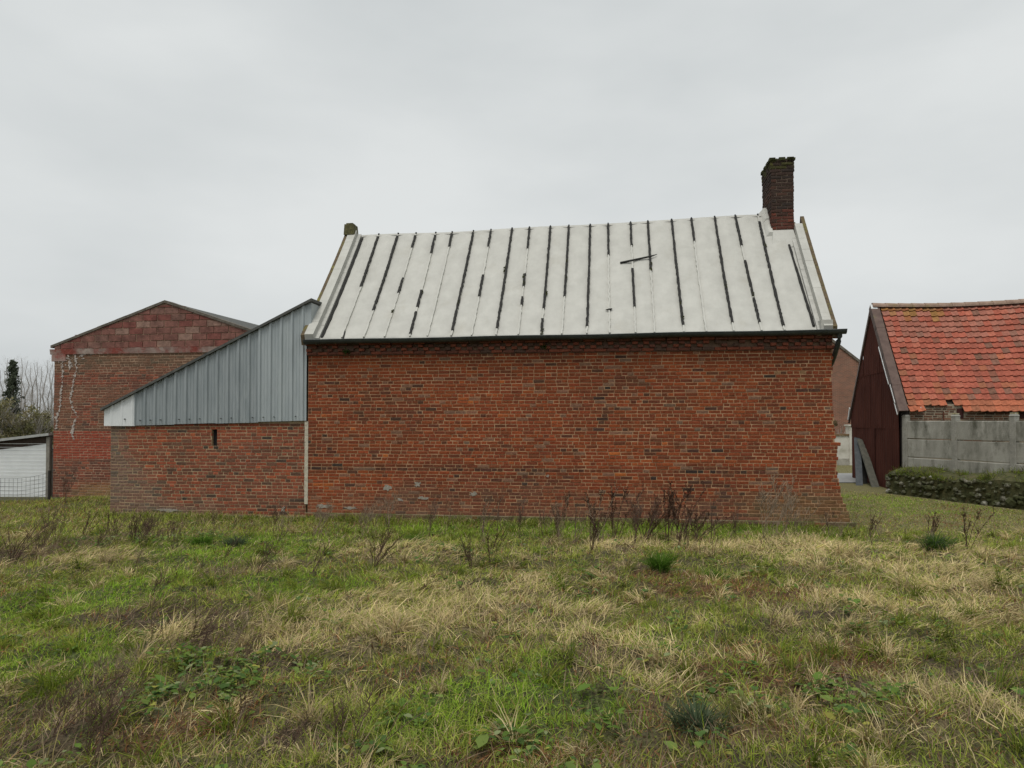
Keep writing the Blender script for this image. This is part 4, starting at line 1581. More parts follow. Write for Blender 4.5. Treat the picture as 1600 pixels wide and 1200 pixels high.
# ------------------------------------------------------------------ behind: neighbour's gable and white garden wall
nb_ = empty('neighbour_house', (17.5, 42.0, 0), 0, 'distant brown brick gable seen between the house and the barn', 'house')
b = MB()
pts = [(-3.8, -.4), (3.8, -.4), (3.8, 4.2), (0, 7.15), (-3.8, 4.2)]
b.face([(x, 0, z) for x, z in pts])
b.face([(x, 9, z) for x, z in reversed(pts)])
b.face([(3.8, 0, -.4), (3.8, 9, -.4), (3.8, 9, 4.2), (3.8, 0, 4.2)])
b.face([(-3.8, 0, 4.2), (-3.8, 9, 4.2), (-3.8, 9, -.4), (-3.8, 0, -.4)])
b.build('wall', brick_tex_mat('neighbour_brick', (0.235, 0.105, 0.068), (0.16, 0.085, 0.06), (0.30, 0.20, 0.14)), nb_)
b = MB()
for sx in (-1, 1):
    b.hexa([(0, -.06, 7.12), (sx * 3.95, -.06, 4.05), (sx * 3.95, 9.1, 4.05), (0, 9.1, 7.12), (0, -.06, 7.30), (sx * 3.95, -.06, 4.22), (sx * 3.95, 9.1, 4.22), (0, 9.1, 7.30)])
b.build('roof', m_cop, nb_)
gw = empty('garden_wall', (14.0, 33.0, 0), R(-2), 'white plastered garden wall with brown coping beyond the road', 'wall')
m_plaster = mat('white_plaster', (0.52, 0.50, 0.44), (0.62, 0.60, 0.54), scale=2, bump=0.3, c3=(0.36, 0.34, 0.28), s3=1.2, t3=(0.55, 0.7))
b = MB()
b.box(-4, 1.08, 0, 0.25, 0.30, 1.33)
b.build('plaster', m_plaster, gw)
b = MB()
b.box(-4, 1.08, -0.02, 0.25, -.5, 0.30)
b.build('wall_foot', mat('stained_foot', (0.25, 0.235, 0.20), (0.42, 0.40, 0.35), scale=3, bump=0.3), gw)
b = MB()
b.box(-4, 1.08, -.05, .3, 1.33, 1.40)
b.build('coping', mat('brown_coping', (0.16, 0.10, 0.055), (0.24, 0.16, 0.09), scale=5), gw)
b = MB()
b.box(1.08, 1.6, -.06, .36, -.5, 1.75)
b.box(1.03, 1.65, -.10, .40, 1.75, 1.82)
b.build('pier', m_plaster, gw)
# ------------------------------------------------------------------ trees beyond the shed
m_bark = mat('pale_bark', (0.20, 0.185, 0.165), (0.28, 0.26, 0.24), scale=4)
m_twig = mat('hazed_twigs', (0.31, 0.285, 0.26), (0.40, 0.37, 0.345), scale=2)  # twigs lightened: the distance haze is put into their colour
m_foliage = leaf_mat('tree_foliage', 0.25)


def grow(b, p, d, length, rad, depth, rnd, spread, up, kids):
    """A branch as a short chain of tapered segments, with side shoots."""
    n = 4 if depth else 2
    pts, rads = [Vector(p)], [rad]
    q = Vector(p)
    dd = Vector(d)
    for k in range(n):
        dd = (dd + Vector((rnd.uniform(-1, 1), rnd.uniform(-1, 1), rnd.uniform(-.3, 1) * up)) * 0.16).normalized()
        q = q + dd * (length / n)
        pts.append(q.copy())
        rads.append(rad * (1 - 0.75 * (k + 1) / n))
    b.tube(pts, rads, 4 if depth > 1 else 3, cap=False)
    if depth == 0:
        return
    for k in range(kids):
        t = rnd.uniform(0.15, 1.0) ** 0.8
        i = min(n - 1, int(t * n))
        o = pts[i].lerp(pts[i + 1], t * n - i)
        a = rnd.uniform(0, 6.28)
        base = (pts[i + 1] - pts[i]).normalized()
        s = base.cross(Vector((math.cos(a), math.sin(a), 0.3))).normalized()
        nd = (base * (1 - spread) + s * spread + Vector((0, 0, up * .4))).normalized()
        grow(b, o, nd, length * rnd.uniform(0.32, 0.55) * (1.15 - 0.5 * t), rads[i] * 0.45, depth - 1, rnd, spread, up, max(3, kids - 3))


def poplar_meshes(seed, h):
    rnd = random.Random(seed)
    t = MB()
    pts = [Vector((0.1 * rnd.uniform(-1, 1) * k, 0.1 * rnd.uniform(-1, 1) * k, h * k / 6)) for k in range(7)]
    t.tube(pts, [h * 0.014 * (1 - 0.9 * k / 6) + .012 for k in range(7)], 6)
    c = MB()
    for k in range(40):
        f = 0.15 + 0.83 * (k / 40)
        i = min(5, int(f * 6))
        o = pts[i].lerp(pts[i + 1], f * 6 - i)
        a = rnd.uniform(0, 6.28)
        d = Vector((math.cos(a) * .85, math.sin(a) * .85, 0.95)).normalized()
        grow(c, o, d, h * 0.27 * (1.15 - f * .75), 0.026 * (1.2 - f), 2, rnd, 0.58, 0.45, 9)
    return t.mesh('trunk', m_bark), c.mesh('crown', m_twig)


pv = [poplar_meshes(s, 12.0) for s in (1, 2, 3)]
rp = random.Random(40)
for k in range(18):
    y = 100 + 34 * rp.random()
    x = -y * (0.705 - 0.083 * (k + rp.random() * .6) / 17)
    s = (y / 108) * rp.uniform(.80, .98)
    e = empty('poplar_tree', (x, y, -0.3), rp.uniform(0, 6.28), 'tall bare pale poplar in the far row behind the white shed', 'tree', 'bare poplars behind the shed')
    e.scale = (s * .8, s * .8, s * rp.uniform(.94, 1.04))
    tm, cm = pv[k % 3]
    link('trunk', tm, e)
    link('crown', cm, e)


def leaves_np(pts, size, cols, rnd_seed):
    """Small leaf quads, turned every way, round the given points."""
    r_ = np.random.default_rng(rnd_seed)
    n = len(pts)
    a = r_.normal(size=(n, 3))
    a /= np.linalg.norm(a, axis=1)[:, None]
    c = r_.normal(size=(n, 3))
    c -= a * np.sum(a * c, 1)[:, None]
    c /= np.linalg.norm(c, axis=1)[:, None]
    s = np.asarray(size).reshape(-1, 1) * r_.uniform(.6, 1.3, (n, 1))
    v = np.stack([pts - a * s, pts + c * s * .5, pts + a * s, pts - c * s * .5], 1).reshape(-1, 3)
    f = np.arange(n * 4)
    return v, f, np.full(n, 4), np.repeat(cols, 4, 0)


# spruce
e = empty('spruce_tree', (-51.6, 76, -.3), 0, 'dark thin spruce rising among the bare poplars', 'tree')
t = MB()
t.tube([(0, 0, 0), (.1, 0, 4), (0, .1, 8.6)], [.18, .11, .02], 6)
t.build('trunk', mat('spruce_bark', (0.06, 0.045, 0.035), (0.09, 0.07, 0.05)), e)
rsn = np.random.default_rng(5)
P_, C_ = [], []
for k in range(120):
    z = 1.5 + 7.0 * (k / 120) ** 0.95
    reach = (8.9 - z) * 0.235 * rsn.uniform(.45, 1.15) + .12
    a = rsn.uniform(0, 6.28)
    m_ = 75
    tt = rsn.uniform(0.1, 1, m_)
    P_.append(np.stack([np.cos(a) * reach * tt + rsn.normal(0, .10, m_), np.sin(a) * reach * tt + rsn.normal(0, .10, m_), z - .35 * tt * reach + rsn.normal(0, .09, m_)], 1))
    C_.append(np.tile(np.array([.085, .10, .068]) * rsn.uniform(.7, 1.5), (m_, 1)))  # needles lightened too, haze painted into the green
P_, C_ = np.concatenate(P_), np.concatenate(C_)
link('crown', npmesh('crown', *leaves_np(P_, .09, C_, 3), m_foliage), e)


def shrub(name, x, y, z0, rx, rz, nl, cols, seed, label, cat, group=None, leaf=.09, twigs=34):
    rnd = random.Random(seed)
    r_ = np.random.default_rng(seed)
    e_ = empty(name, (x, y, z0), 0, label, cat, group)
    b_ = MB()
    for k in range(twigs):
        a = rnd.uniform(0, 6.28)
        d = Vector((math.cos(a) * .8, math.sin(a) * .8, 1)).normalized()
        grow(b_, (rnd.uniform(-.3, .3) * rx, rnd.uniform(-.3, .3) * rx, 0), d, rz * rnd.uniform(.7, 1.05), .035, 2, rnd, .5, .6, 5)
    b_.build('branches', m_twig, e_)
    ncl = max(30, nl // 70)
    cen = r_.normal(size=(ncl, 3))
    cen /= np.linalg.norm(cen, axis=1)[:, None]
    cen *= r_.uniform(.3, 1, (ncl, 1)) ** .5
    cen[:, 2] = np.abs(cen[:, 2])
    cen *= np.array([rx, rx, rz])
    idx = r_.integers(0, ncl, nl)
    p_ = cen[idx] + r_.normal(0, .13 * rx / 1.5, (nl, 3))
    p_[:, 2] = np.maximum(p_[:, 2], 0.05)
    c_ = np.array(cols)[r_.integers(0, len(cols), ncl)][idx] * r_.uniform(.75, 1.3, (nl, 1))
    link('crown', npmesh('crown', *leaves_np(p_, leaf, c_, seed), m_foliage), e_)


OLIVE_HAZE = [(.19, .18, .085), (.23, .205, .105), (.145, .145, .07), (.26, .225, .125)]  # far bush tones, lightened to paint in haze
DULL_HAZE = [(.22, .205, .17), (.26, .24, .20), (.18, .175, .14)]  # thicket greys, raised the same way for painted haze
shrub('willow_shrub', -42.5, 60, -.3, 2.6, 4.3, 11000, OLIVE_HAZE, 1, 'olive green bushy willow at the very left edge behind the shed', 'shrub')
shrub('willow_shrub', -40.4, 62, -.3, 1.9, 3.5, 7000, OLIVE_HAZE, 2, 'smaller olive brown bush beside the spruce above the shed roof', 'shrub')
shrub('thicket_shrub', -42.0, 68, -.3, 2.4, 3.3, 3500, DULL_HAZE, 3, 'grey leafless thicket right of the spruce beside the brick outbuilding', 'shrub', twigs=60)
shrub('thicket_shrub', -47.0, 78, -.3, 3.5, 3.8, 3500, DULL_HAZE, 4, 'greyish brown thicket under the poplars behind the spruce', 'shrub', twigs=60)
shrub('hedge_shrub', 15.75, 36.5, 0, .8, 2.3, 1500, [(.06, .07, .025), (.12, .09, .045)], 6, 'small brownish shrub above the white garden wall', 'shrub', leaf=.06, twigs=10)

# ------------------------------------------------------------------ the meadow's growth
m_grass = leaf_mat('grass_blades', 0.38)
G = np.random.default_rng(2024)


def blade_arrays(root, head, L, w, e0, bend, cols, nseg, twist):
    n = len(root)
    p = root.copy()
    e = e0.copy()
    h = head.copy()
    V = np.zeros((n, 2 * nseg + 1, 3), np.float32)
    for k in range(nseg + 1):
        side = np.stack([-np.sin(h) * np.cos(twist), np.cos(h) * np.cos(twist), np.sin(twist)], 1) * (w * (1 - .75 * (k / nseg) ** 1.5) / 2)[:, None]
        if k < nseg:
            V[:, 2 * k] = p - side
            V[:, 2 * k + 1] = p + side
            p = p + (L / nseg)[:, None] * np.stack([np.cos(e) * np.cos(h), np.cos(e) * np.sin(h), np.sin(e)], 1)
            e = e - bend / nseg
            h = h + twist * .25
        else:
            V[:, 2 * k] = p
    nv = 2 * nseg + 1
    base = (np.arange(n) * nv)[:, None]
    loops, tot = [], []
    pat, cnt = [], []
    for k in range(nseg - 1):
        pat += [2 * k, 2 * k + 1, 2 * k + 3, 2 * k + 2]
        cnt.append(4)
    pat += [2 * nseg - 2, 2 * nseg - 1, 2 * nseg]
    cnt.append(3)
    F = (base + np.array(pat)[None, :]).ravel()
    T = np.tile(np.array(cnt), n)
    return V.reshape(-1, 3), F, T, np.repeat(cols, nv, 0)


def wall_y(x):
    return 15.0 - 0.1388 * (x + 4.16)


def allowed(x, y):
    ok = (np.abs(x) < 0.76 * y + .9) & (y > 2.4)
    wy = np.where((x > -8.6) & (x < 6.42), wall_y(x) - .09, np.where(x < -8.6, 19.6, 23.5))
    ok &= y < wy
    ok &= ~((x < -11.3) & (y > 18.2))
    ok &= x < 10.12 + (20.15 - y) * .3077
    return ok


def scatter(n_per, y0, y1):
    xm = .76 * y1 + .9
    n = int(n_per * 2 * xm * (y1 - y0))
    x, y = G.uniform(-xm, xm, n), G.uniform(y0, y1, n)
    k = allowed(x, y)
    return x[k], y[k]


GREENS = np.array([(.200, .262, .028), (.138, .200, .026), (.265, .285, .055), (.138, .185, .052), (.225, .255, .045), (.31, .285, .09)])
STRAWS = np.array([(.66, .53, .28), (.56, .44, .225), (.48, .385, .23), (.72, .60, .34), (.42, .35, .15)])
BROWNS = np.array([(.135, .095, .064), (.20, .148, .10), (.10, .07, .052), (.25, .19, .13)])
LITTERS = np.array([(.27, .13, .06), (.20, .10, .055), (.34, .20, .10), (.16, .085, .05)])
parts = {'green': [], 'straw': [], 'brown': [], 'litter': []}
for (dens, y0, y1) in ((420, 2.4, 4.2), (340, 4.2, 6.0), (250, 6.0, 8.5), (170, 8.5, 11.5), (125, 11.5, 15.5), (125, 15.5, 20), (60, 20, 24)):
    cx, cy = scatter(dens, y0, y1)
    brk = np.clip((fbm(cx * 3.2, cy * 2.4, 63) - .34) * 4.5, .2, 1)
    st, br, li, gr = patch(cx, cy, STRAW, 11) * brk, patch(cx, cy, BROWN, 21), patch(cx, cy, LITTER, 31), patch(cx, cy, GREEN, 41)
    lawn = ((cx > 6.2) & (cy > 13.0)).astype(float)
    mott = np.clip((fbm(cx * 1.6, cy * 1.1, 61) - .50) * 5, 0, 1) * (1 - .5 * gr)       # scattered straw between the mats
    mot2 = np.clip((fbm(cx * 2.3, cy * 1.7, 67) - .52) * 5, 0, 1)
    mot3 = np.clip((fbm(cx * 2.0, cy * 1.5, 71) - .52) * 5, 0, 1)
    w = np.stack([(.62 + .6 * gr) * (1 - .72 * st) * (1 - .6 * br) * (1 - .55 * li), .08 + 1.25 * st ** 1.3 + .25 * lawn + .36 * mott, .06 + 1.1 * br * (1 - .5 * st) + .22 * mot2, .10 + .9 * li + .30 * mot3 * (1 - .6 * gr)], 1)
    w /= w.sum(1)[:, None]
    kind = (G.uniform(size=len(cx))[:, None] > np.cumsum(w, 1)).sum(1)
    tone = fbm(cx * 2.1, cy * 2.1, 77)
    flow = fbm(cx * .55, cy * .55, 88) * 5.0 - 1.9 + G.normal(0, .35, len(cx))
    for ki, (nm, nb_l, pal) in enumerate((('green', 17, GREENS), ('straw', 12, STRAWS), ('brown', 9, BROWNS), ('litter', 11, LITTERS))):
        sel = kind == ki
        ncl = sel.sum()
        if not ncl:
            continue
        rep = lambda a: np.repeat(a[sel], nb_l)
        N = ncl * nb_l
        rad = {'green': .06, 'straw': .07, 'brown': .09, 'litter': .08}[nm] * (1 + y0 / 18)
        x = rep(cx) + G.normal(0, rad, N)
        y = rep(cy) + G.normal(0, rad, N)
        ok = allowed(x, y)
        lw = rep(lawn)
        far = 1 + np.clip(y - 4, 0, 12) / 9
        root = np.stack([x, y, ground_z(x, y) - .01], 1)
        tn = rep(tone)
        if nm == 'green':
            tall = 1 + 1.5 * np.exp(-((wall_y(x) - y) / .6) ** 2) * (x > -8.5) * (x < 6.4)
            tall = tall + 5.0 * np.clip(rep(fbm(cx * 3.6, cy * 3.0, 91)) - .60, 0, .3) * (1 - lw)
            L = G.uniform(.02, .10, N) * tall * (1 - .3 * lw) * (.7 + .7 * tn)
            head = G.uniform(0, 6.28, N)
            e0, bend = G.normal(.80, .38, N), G.uniform(.3, 1.6, N)
            wd = G.uniform(.0032, .0066, N) * far
            ci = G.integers(0, len(pal), N)
            cc = np.repeat(np.array(pal)[G.integers(0, len(pal), ncl)], nb_l, 0) * .6 + pal[ci] * .4
            cc = cc * (.8 + .9 * tn)[:, None] * G.uniform(.6, 1.6, (N, 1))
            cc = cc * (1 + rep(gr)[:, None] * np.array([-.17, .04, -.28]))
            yl = (G.uniform(size=N) < .12 + .22 * lw - .07 * rep(gr))
            cc[yl] = STRAWS[G.integers(0, 5, yl.sum())] * .8
            ns = 2
        elif nm == 'straw':
            L = G.uniform(.07, .24, N) * (1 - .7 * lw) * (.65 + .45 * rep(st))
            head = rep(flow) + G.normal(0, .8, N)
            e0, bend = G.normal(.38, .26, N), G.uniform(.1, 1.1, N)
            root[:, 2] += rep(st) * G.uniform(0, .06, N)
            wd = G.uniform(.0026, .0056, N) * far
            cc = np.repeat(np.array(pal)[G.integers(0, len(pal), ncl)], nb_l, 0) * .5 + pal[G.integers(0, len(pal), N)] * .5
            gstr = (G.uniform(size=N) < .22)
            cc[gstr] = GREENS[G.integers(0, 6, gstr.sum())] * 1.35
            cc = cc * (.8 + .55 * tn)[:, None] * G.uniform(.6, 1.3, (N, 1))
            ns = 3
        elif nm == 'brown':
            L = G.uniform(.08, .24, N) * (1 - .6 * lw)
            head = rep(flow) + G.normal(0, .9, N)
            e0, bend = G.normal(.42, .3, N), G.uniform(-.2, .9, N)
            wd = G.uniform(.003, .0062, N) * far
            cc = pal[G.integers(0, len(pal), N)] * G.uniform(.6, 1.7, (N, 1))
            gl = G.uniform(size=N) < .22
            cc[gl] = GREENS[G.integers(0, 6, gl.sum())] * .8
            ns = 2
        else:
            L = G.uniform(.04, .12, N) * (1 - .4 * lw)
            head = G.uniform(0, 6.28, N)
            e0, bend = G.normal(.55, .4, N), G.uniform(-.8, 2.2, N)
            wd = G.uniform(.0045, .0095, N) * far
            cc = pal[G.integers(0, len(pal), N)] * G.uniform(.6, 1.55, (N, 1))
            gl = G.uniform(size=N) < .25
            cc[gl] = GREENS[G.integers(0, 6, gl.sum())]
            ns = 2
        a = blade_arrays(root[ok], head[ok], L[ok], wd[ok], e0[ok], bend[ok], cc[ok], ns, G.normal(0, .5, N)[ok])
        parts[nm].append(a)


# ragged fringe of taller grass along the wall foot, and loose tussocks that break up the turf
nf = 11000
fx = G.uniform(-8.6, 6.5, nf)
fy = wall_y(fx) - .10 - np.abs(G.normal(0, .28, nf))
fh = .35 + 1.3 * np.clip(fbm(fx * 1.9, fy * .7, 95) - .3, 0, 1)
dry = G.uniform(size=nf) < .10 + .5 * np.clip(fbm(fx * 1.3, fy, 97) - .45, 0, 1) * 2
fc = np.where(dry[:, None], STRAWS[G.integers(0, 5, nf)] * .75, GREENS[G.integers(0, 5, nf)] * .8) * G.uniform(.6, 1.4, (nf, 1))
fa = blade_arrays(np.stack([fx, fy, ground_z(fx, fy) - .01], 1), G.uniform(0, 6.28, nf), G.uniform(.08, .32, nf) * fh, G.uniform(.007, .013, nf), G.normal(1.1, .3, nf),
                  G.uniform(.2, 1.8, nf), fc, 3, G.normal(0, .5, nf))
parts['green'].append(fa)
tx, ty = [], []
for (dn, y0, y1) in ((5.0, 2.8, 6), (4.0, 6, 9), (3.0, 9, 13)):
    x, y = scatter(dn, y0, y1)
    tx.append(x)
    ty.append(y)
tx, ty = np.concatenate(tx), np.concatenate(ty)
nt_ = 70
tk = np.repeat(G.uniform(size=len(tx)) < .45 + .4 * patch(tx, ty, STRAW, 11) - .3 * patch(tx, ty, GREEN, 41), nt_)
ts = np.repeat(G.uniform(.6, 1.25, len(tx)), nt_)
N = len(tk)
an = G.uniform(0, 6.28, N)
x, y = np.repeat(tx, nt_) + np.cos(an) * np.abs(G.normal(0, .035, N)) * ts, np.repeat(ty, nt_) + np.sin(an) * np.abs(G.normal(0, .035, N)) * ts
tc_ = np.where(tk[:, None], STRAWS[G.integers(0, 5, N)] * .9, GREENS[G.integers(0, 5, N)] * .85) * np.repeat(G.uniform(.7, 1.2, len(tx)), nt_)[:, None] * G.uniform(.6, 1.35, (N, 1))
lean_ = np.repeat(G.uniform(0, 6.28, len(tx)), nt_)
an2 = np.where(G.uniform(size=N) < .45, lean_ + G.normal(0, .5, N), an)
ta = blade_arrays(np.stack([x, y, ground_z(x, y) - .01], 1), an2, G.uniform(.10, .26, N) * ts, G.uniform(.0035, .007, N) * (1 + np.clip(y - 4, 0, 12) / 9), G.normal(.85, .35, N), G.uniform(.7, 2.0, N), tc_, 3, G.normal(0, .5, N))
parts['straw'].append(ta)


def joined(arrs):
    V, F, T, C, off = [], [], [], [], 0
    for v, f, t, c in arrs:
        V.append(v)
        F.append(f + off)
        T.append(t)
        C.append(c)
        off += len(v)
    return np.concatenate(V), np.concatenate(F), np.concatenate(T), np.concatenate(C)


ntri = 0
for nm, oname, lab, cat in (('green', 'short_grass', 'short green grass covering the meadow', 'grass'), ('straw', 'dry_grass', 'bleached straw coloured long grass lying in mats', 'grass'),
                            ('brown', 'dead_stems', 'brown dead stems matted on the meadow', 'dead stems'), ('litter', 'plant_litter', 'rusty brown plant litter strewn over the grass', 'litter')):
    o = link(oname, npmesh(oname, *joined(parts[nm]), m_grass))
    tag(o, lab, cat, kind='stuff')
    ntri += sum(int((t - 2).sum()) for _, _, t, _ in parts[nm])

# broad leaves of low weeds
lx, ly = [], []
for (dens, y0, y1) in ((60, 2.6, 5), (34, 5, 8), (20, 8, 14.5)):
    x, y = scatter(dens, y0, y1)
    k = G.uniform(size=len(x)) < .05 + .95 * patch(x, y, LEAF, 51)
    lx.append(x[k])
    ly.append(y[k])
lx, ly = np.concatenate(lx), np.concatenate(ly)
NL = 14
x, y = np.repeat(lx, NL) + G.normal(0, .055, len(lx) * NL), np.repeat(ly, NL) + G.normal(0, .055, len(lx) * NL)
N = len(x)
z = ground_z(x, y) + G.uniform(.02, .09, N)
h = G.uniform(0, 6.28, N)
s = G.uniform(.008, .026, N) * np.where(G.uniform(size=N) < .06, 1.7, 1)
tilt = G.normal(0, .35, N)
d = np.stack([np.cos(h), np.sin(h), np.sin(tilt)], 1)
q = np.stack([-np.sin(h), np.cos(h), np.full(N, .25)], 1)
q2 = np.stack([np.sin(h), -np.cos(h), np.full(N, .25)], 1)
c0 = np.stack([x, y, z], 1)
sv = s[:, None]
Vl = np.stack([c0 - d * sv, c0 - d * sv * .3 + q * sv * .85, c0 + d * sv * .45 + q * sv * .7, c0 + d * sv * 1.15, c0 + d * sv * .45 + q2 * sv * .7, c0 - d * sv * .3 + q2 * sv * .85], 1).reshape(-1, 3)
Fl = (np.arange(N)[:, None] * 6 + np.array([0, 1, 2, 3, 0, 3, 4, 5])[None, :]).ravel()
Tl = np.full(N * 2, 4)
pl_ = np.array([(.10, .16, .035), (.07, .12, .036), (.14, .19, .05), (.18, .21, .10), (.26, .25, .06)])
cl = pl_[G.choice(5, N, p=[.34, .30, .2, .11, .05])] * G.uniform(.8, 1.25, (N, 1))
tag(link('weed_leaves', npmesh('weed_leaves', Vl, Fl, Tl, np.repeat(cl, 6, 0), leaf_mat('weed_leaf', .2))), 'low broad leaved weeds spreading through the grass', 'weeds', kind='stuff')

# grass and weeds on the bank of the stone wall
n = 7600
u_, w_ = G.uniform(-.05, 6.4, n), np.where(G.uniform(size=n) < .4, G.uniform(.09, .22, n), G.uniform(.14, .95, n))
kp = G.uniform(size=n) < np.clip((fbm(u_ * 2.6, w_ * 4, 111) - .38) * 5, .06, 1)
u_, w_ = u_[kp], w_[kp]
n = len(u_)
ca, sa = math.cos(SA), math.sin(SA)
bx, by = 10.22 + u_ * ca - w_ * sa, 20.15 + u_ * sa + w_ * ca
bz = .60 + .05 * np.sin(u_ * 2.3) + .03 * u_ + np.where(w_ < .3, -.12 + (w_ - .12) / .18 * .14, .02 + (w_ - .3) / .45 * .08).clip(-.12, .1)
a = blade_arrays(np.stack([bx, by, bz - .01], 1), G.uniform(0, 6.28, n), G.uniform(.04, .24, n), G.uniform(.007, .014, n), G.normal(.7, .5, n), G.uniform(.3, 1.8, n),
                 np.where(G.uniform(size=(n, 1)) < .2, BROWNS[G.integers(0, 4, n)], GREENS[G.integers(0, 4, n)] * 1.05) * G.uniform(.5, 1.15, (n, 1)), 2, G.normal(0, .5, n))
tag(link('bank_grass', npmesh('bank_grass', *a, m_grass)), 'green grass and moss hanging over the top of the rubble wall', 'grass', kind='stuff')

# ------------------------------------------------------------------ dead stalks standing in the meadow, plant by plant
m_stalk = mat('dead_stalk', (0.062, 0.037, 0.026), (0.12, 0.075, 0.052), scale=15)
m_stalk_pale = mat('pale_dead_stalk', (0.17, 0.125, 0.085), (0.26, 0.20, 0.14), scale=15)
m_seed = mat('dock_seed', (0.060, 0.028, 0.019), (0.12, 0.058, 0.038), scale=40)


def stalk_mesh(seed, style):
    """style: dock (seed heads up the stem), twig (fine branching), reed (few thin rods). Height about one metre."""
    rnd = random.Random(seed)
    st_, sd = MB(), MB()
    ns = {'dock': rnd.randint(4, 7), 'twig': rnd.randint(4, 6), 'reed': rnd.randint(2, 3), 'bush': 12}[style]
    for k in range(ns):
        a = rnd.uniform(0, 6.28)
        lean = rnd.uniform(.08, .30) * (2.2 if style == 'bush' else 1)
        h = rnd.uniform(.65, 1.0)
        pts = [Vector((rnd.uniform(-.05, .05), rnd.uniform(-.05, .05), -.03))]
        for q in range(6):
            f = (q + 1) / 6
            pts.append(pts[0] + Vector((math.cos(a) * lean * f ** 1.4 + .12 * f * f + rnd.uniform(-.012, .012), math.sin(a) * lean * f ** 1.4 + rnd.uniform(-.012, .012), h * f)))
        rs_ = .0072 if style in ('dock', 'bush') else .0048
        st_.tube(pts, [rs_ * (1 - .6 * q / 6) for q in range(7)], 3)
        nbr = {'dock': 5, 'twig': 9, 'reed': 2, 'bush': 4}[style]
        for q in range(nbr):
            f = rnd.uniform(.35, .95)
            i = min(5, int(f * 6))
            o = pts[i].lerp(pts[i + 1], f * 6 - i)
            b_ = rnd.uniform(0, 6.28)
            l = rnd.uniform(.10, .26) * (1.2 - f * .5)
            e_ = o + Vector((math.cos(b_) * l * .45, math.sin(b_) * l * .45, l * .85))
            mid = o.lerp(e_, .5) + Vector((math.cos(b_), math.sin(b_), 0)) * l * .08
            st_.tube([o, mid, e_], [.0034, .0026, .0013], 3, cap=False)
            if style == 'twig':
                for r_ in range(3):
                    g_ = rnd.uniform(0, 6.28)
                    o2 = o.lerp(e_, rnd.uniform(.3, .9))
                    st_.tube([o2, o2 + Vector((math.cos(g_) * .05, math.sin(g_) * .05, rnd.uniform(.03, .08)))], [.0025, .0012], 3, cap=False)
            if style in ('dock', 'bush'):
                for r_ in range(20):
                    c_ = o.lerp(e_, rnd.uniform(.1, 1)) + Vector((rnd.gauss(0, .007), rnd.gauss(0, .007), rnd.gauss(0, .007)))
                    z_ = rnd.uniform(.004, .009)
                    sd.face([c_ + Vector((z_, 0, -z_)), c_ + Vector((-z_, z_, 0)), c_ + Vector((0, -z_, z_))])
        if style in ('dock', 'bush'):
            for r_ in range(56):
                f = rnd.uniform(.5, 1.0)
                i = min(5, int(f * 6))
                c_ = pts[i].lerp(pts[i + 1], f * 6 - i) + Vector((rnd.gauss(0, .009), rnd.gauss(0, .009), 0))
                z_ = rnd.uniform(.004, .010)
                sd.face([c_ + Vector((z_, 0, -z_)), c_ + Vector((-z_, z_, 0)), c_ + Vector((0, -z_, z_))])
    return st_, sd


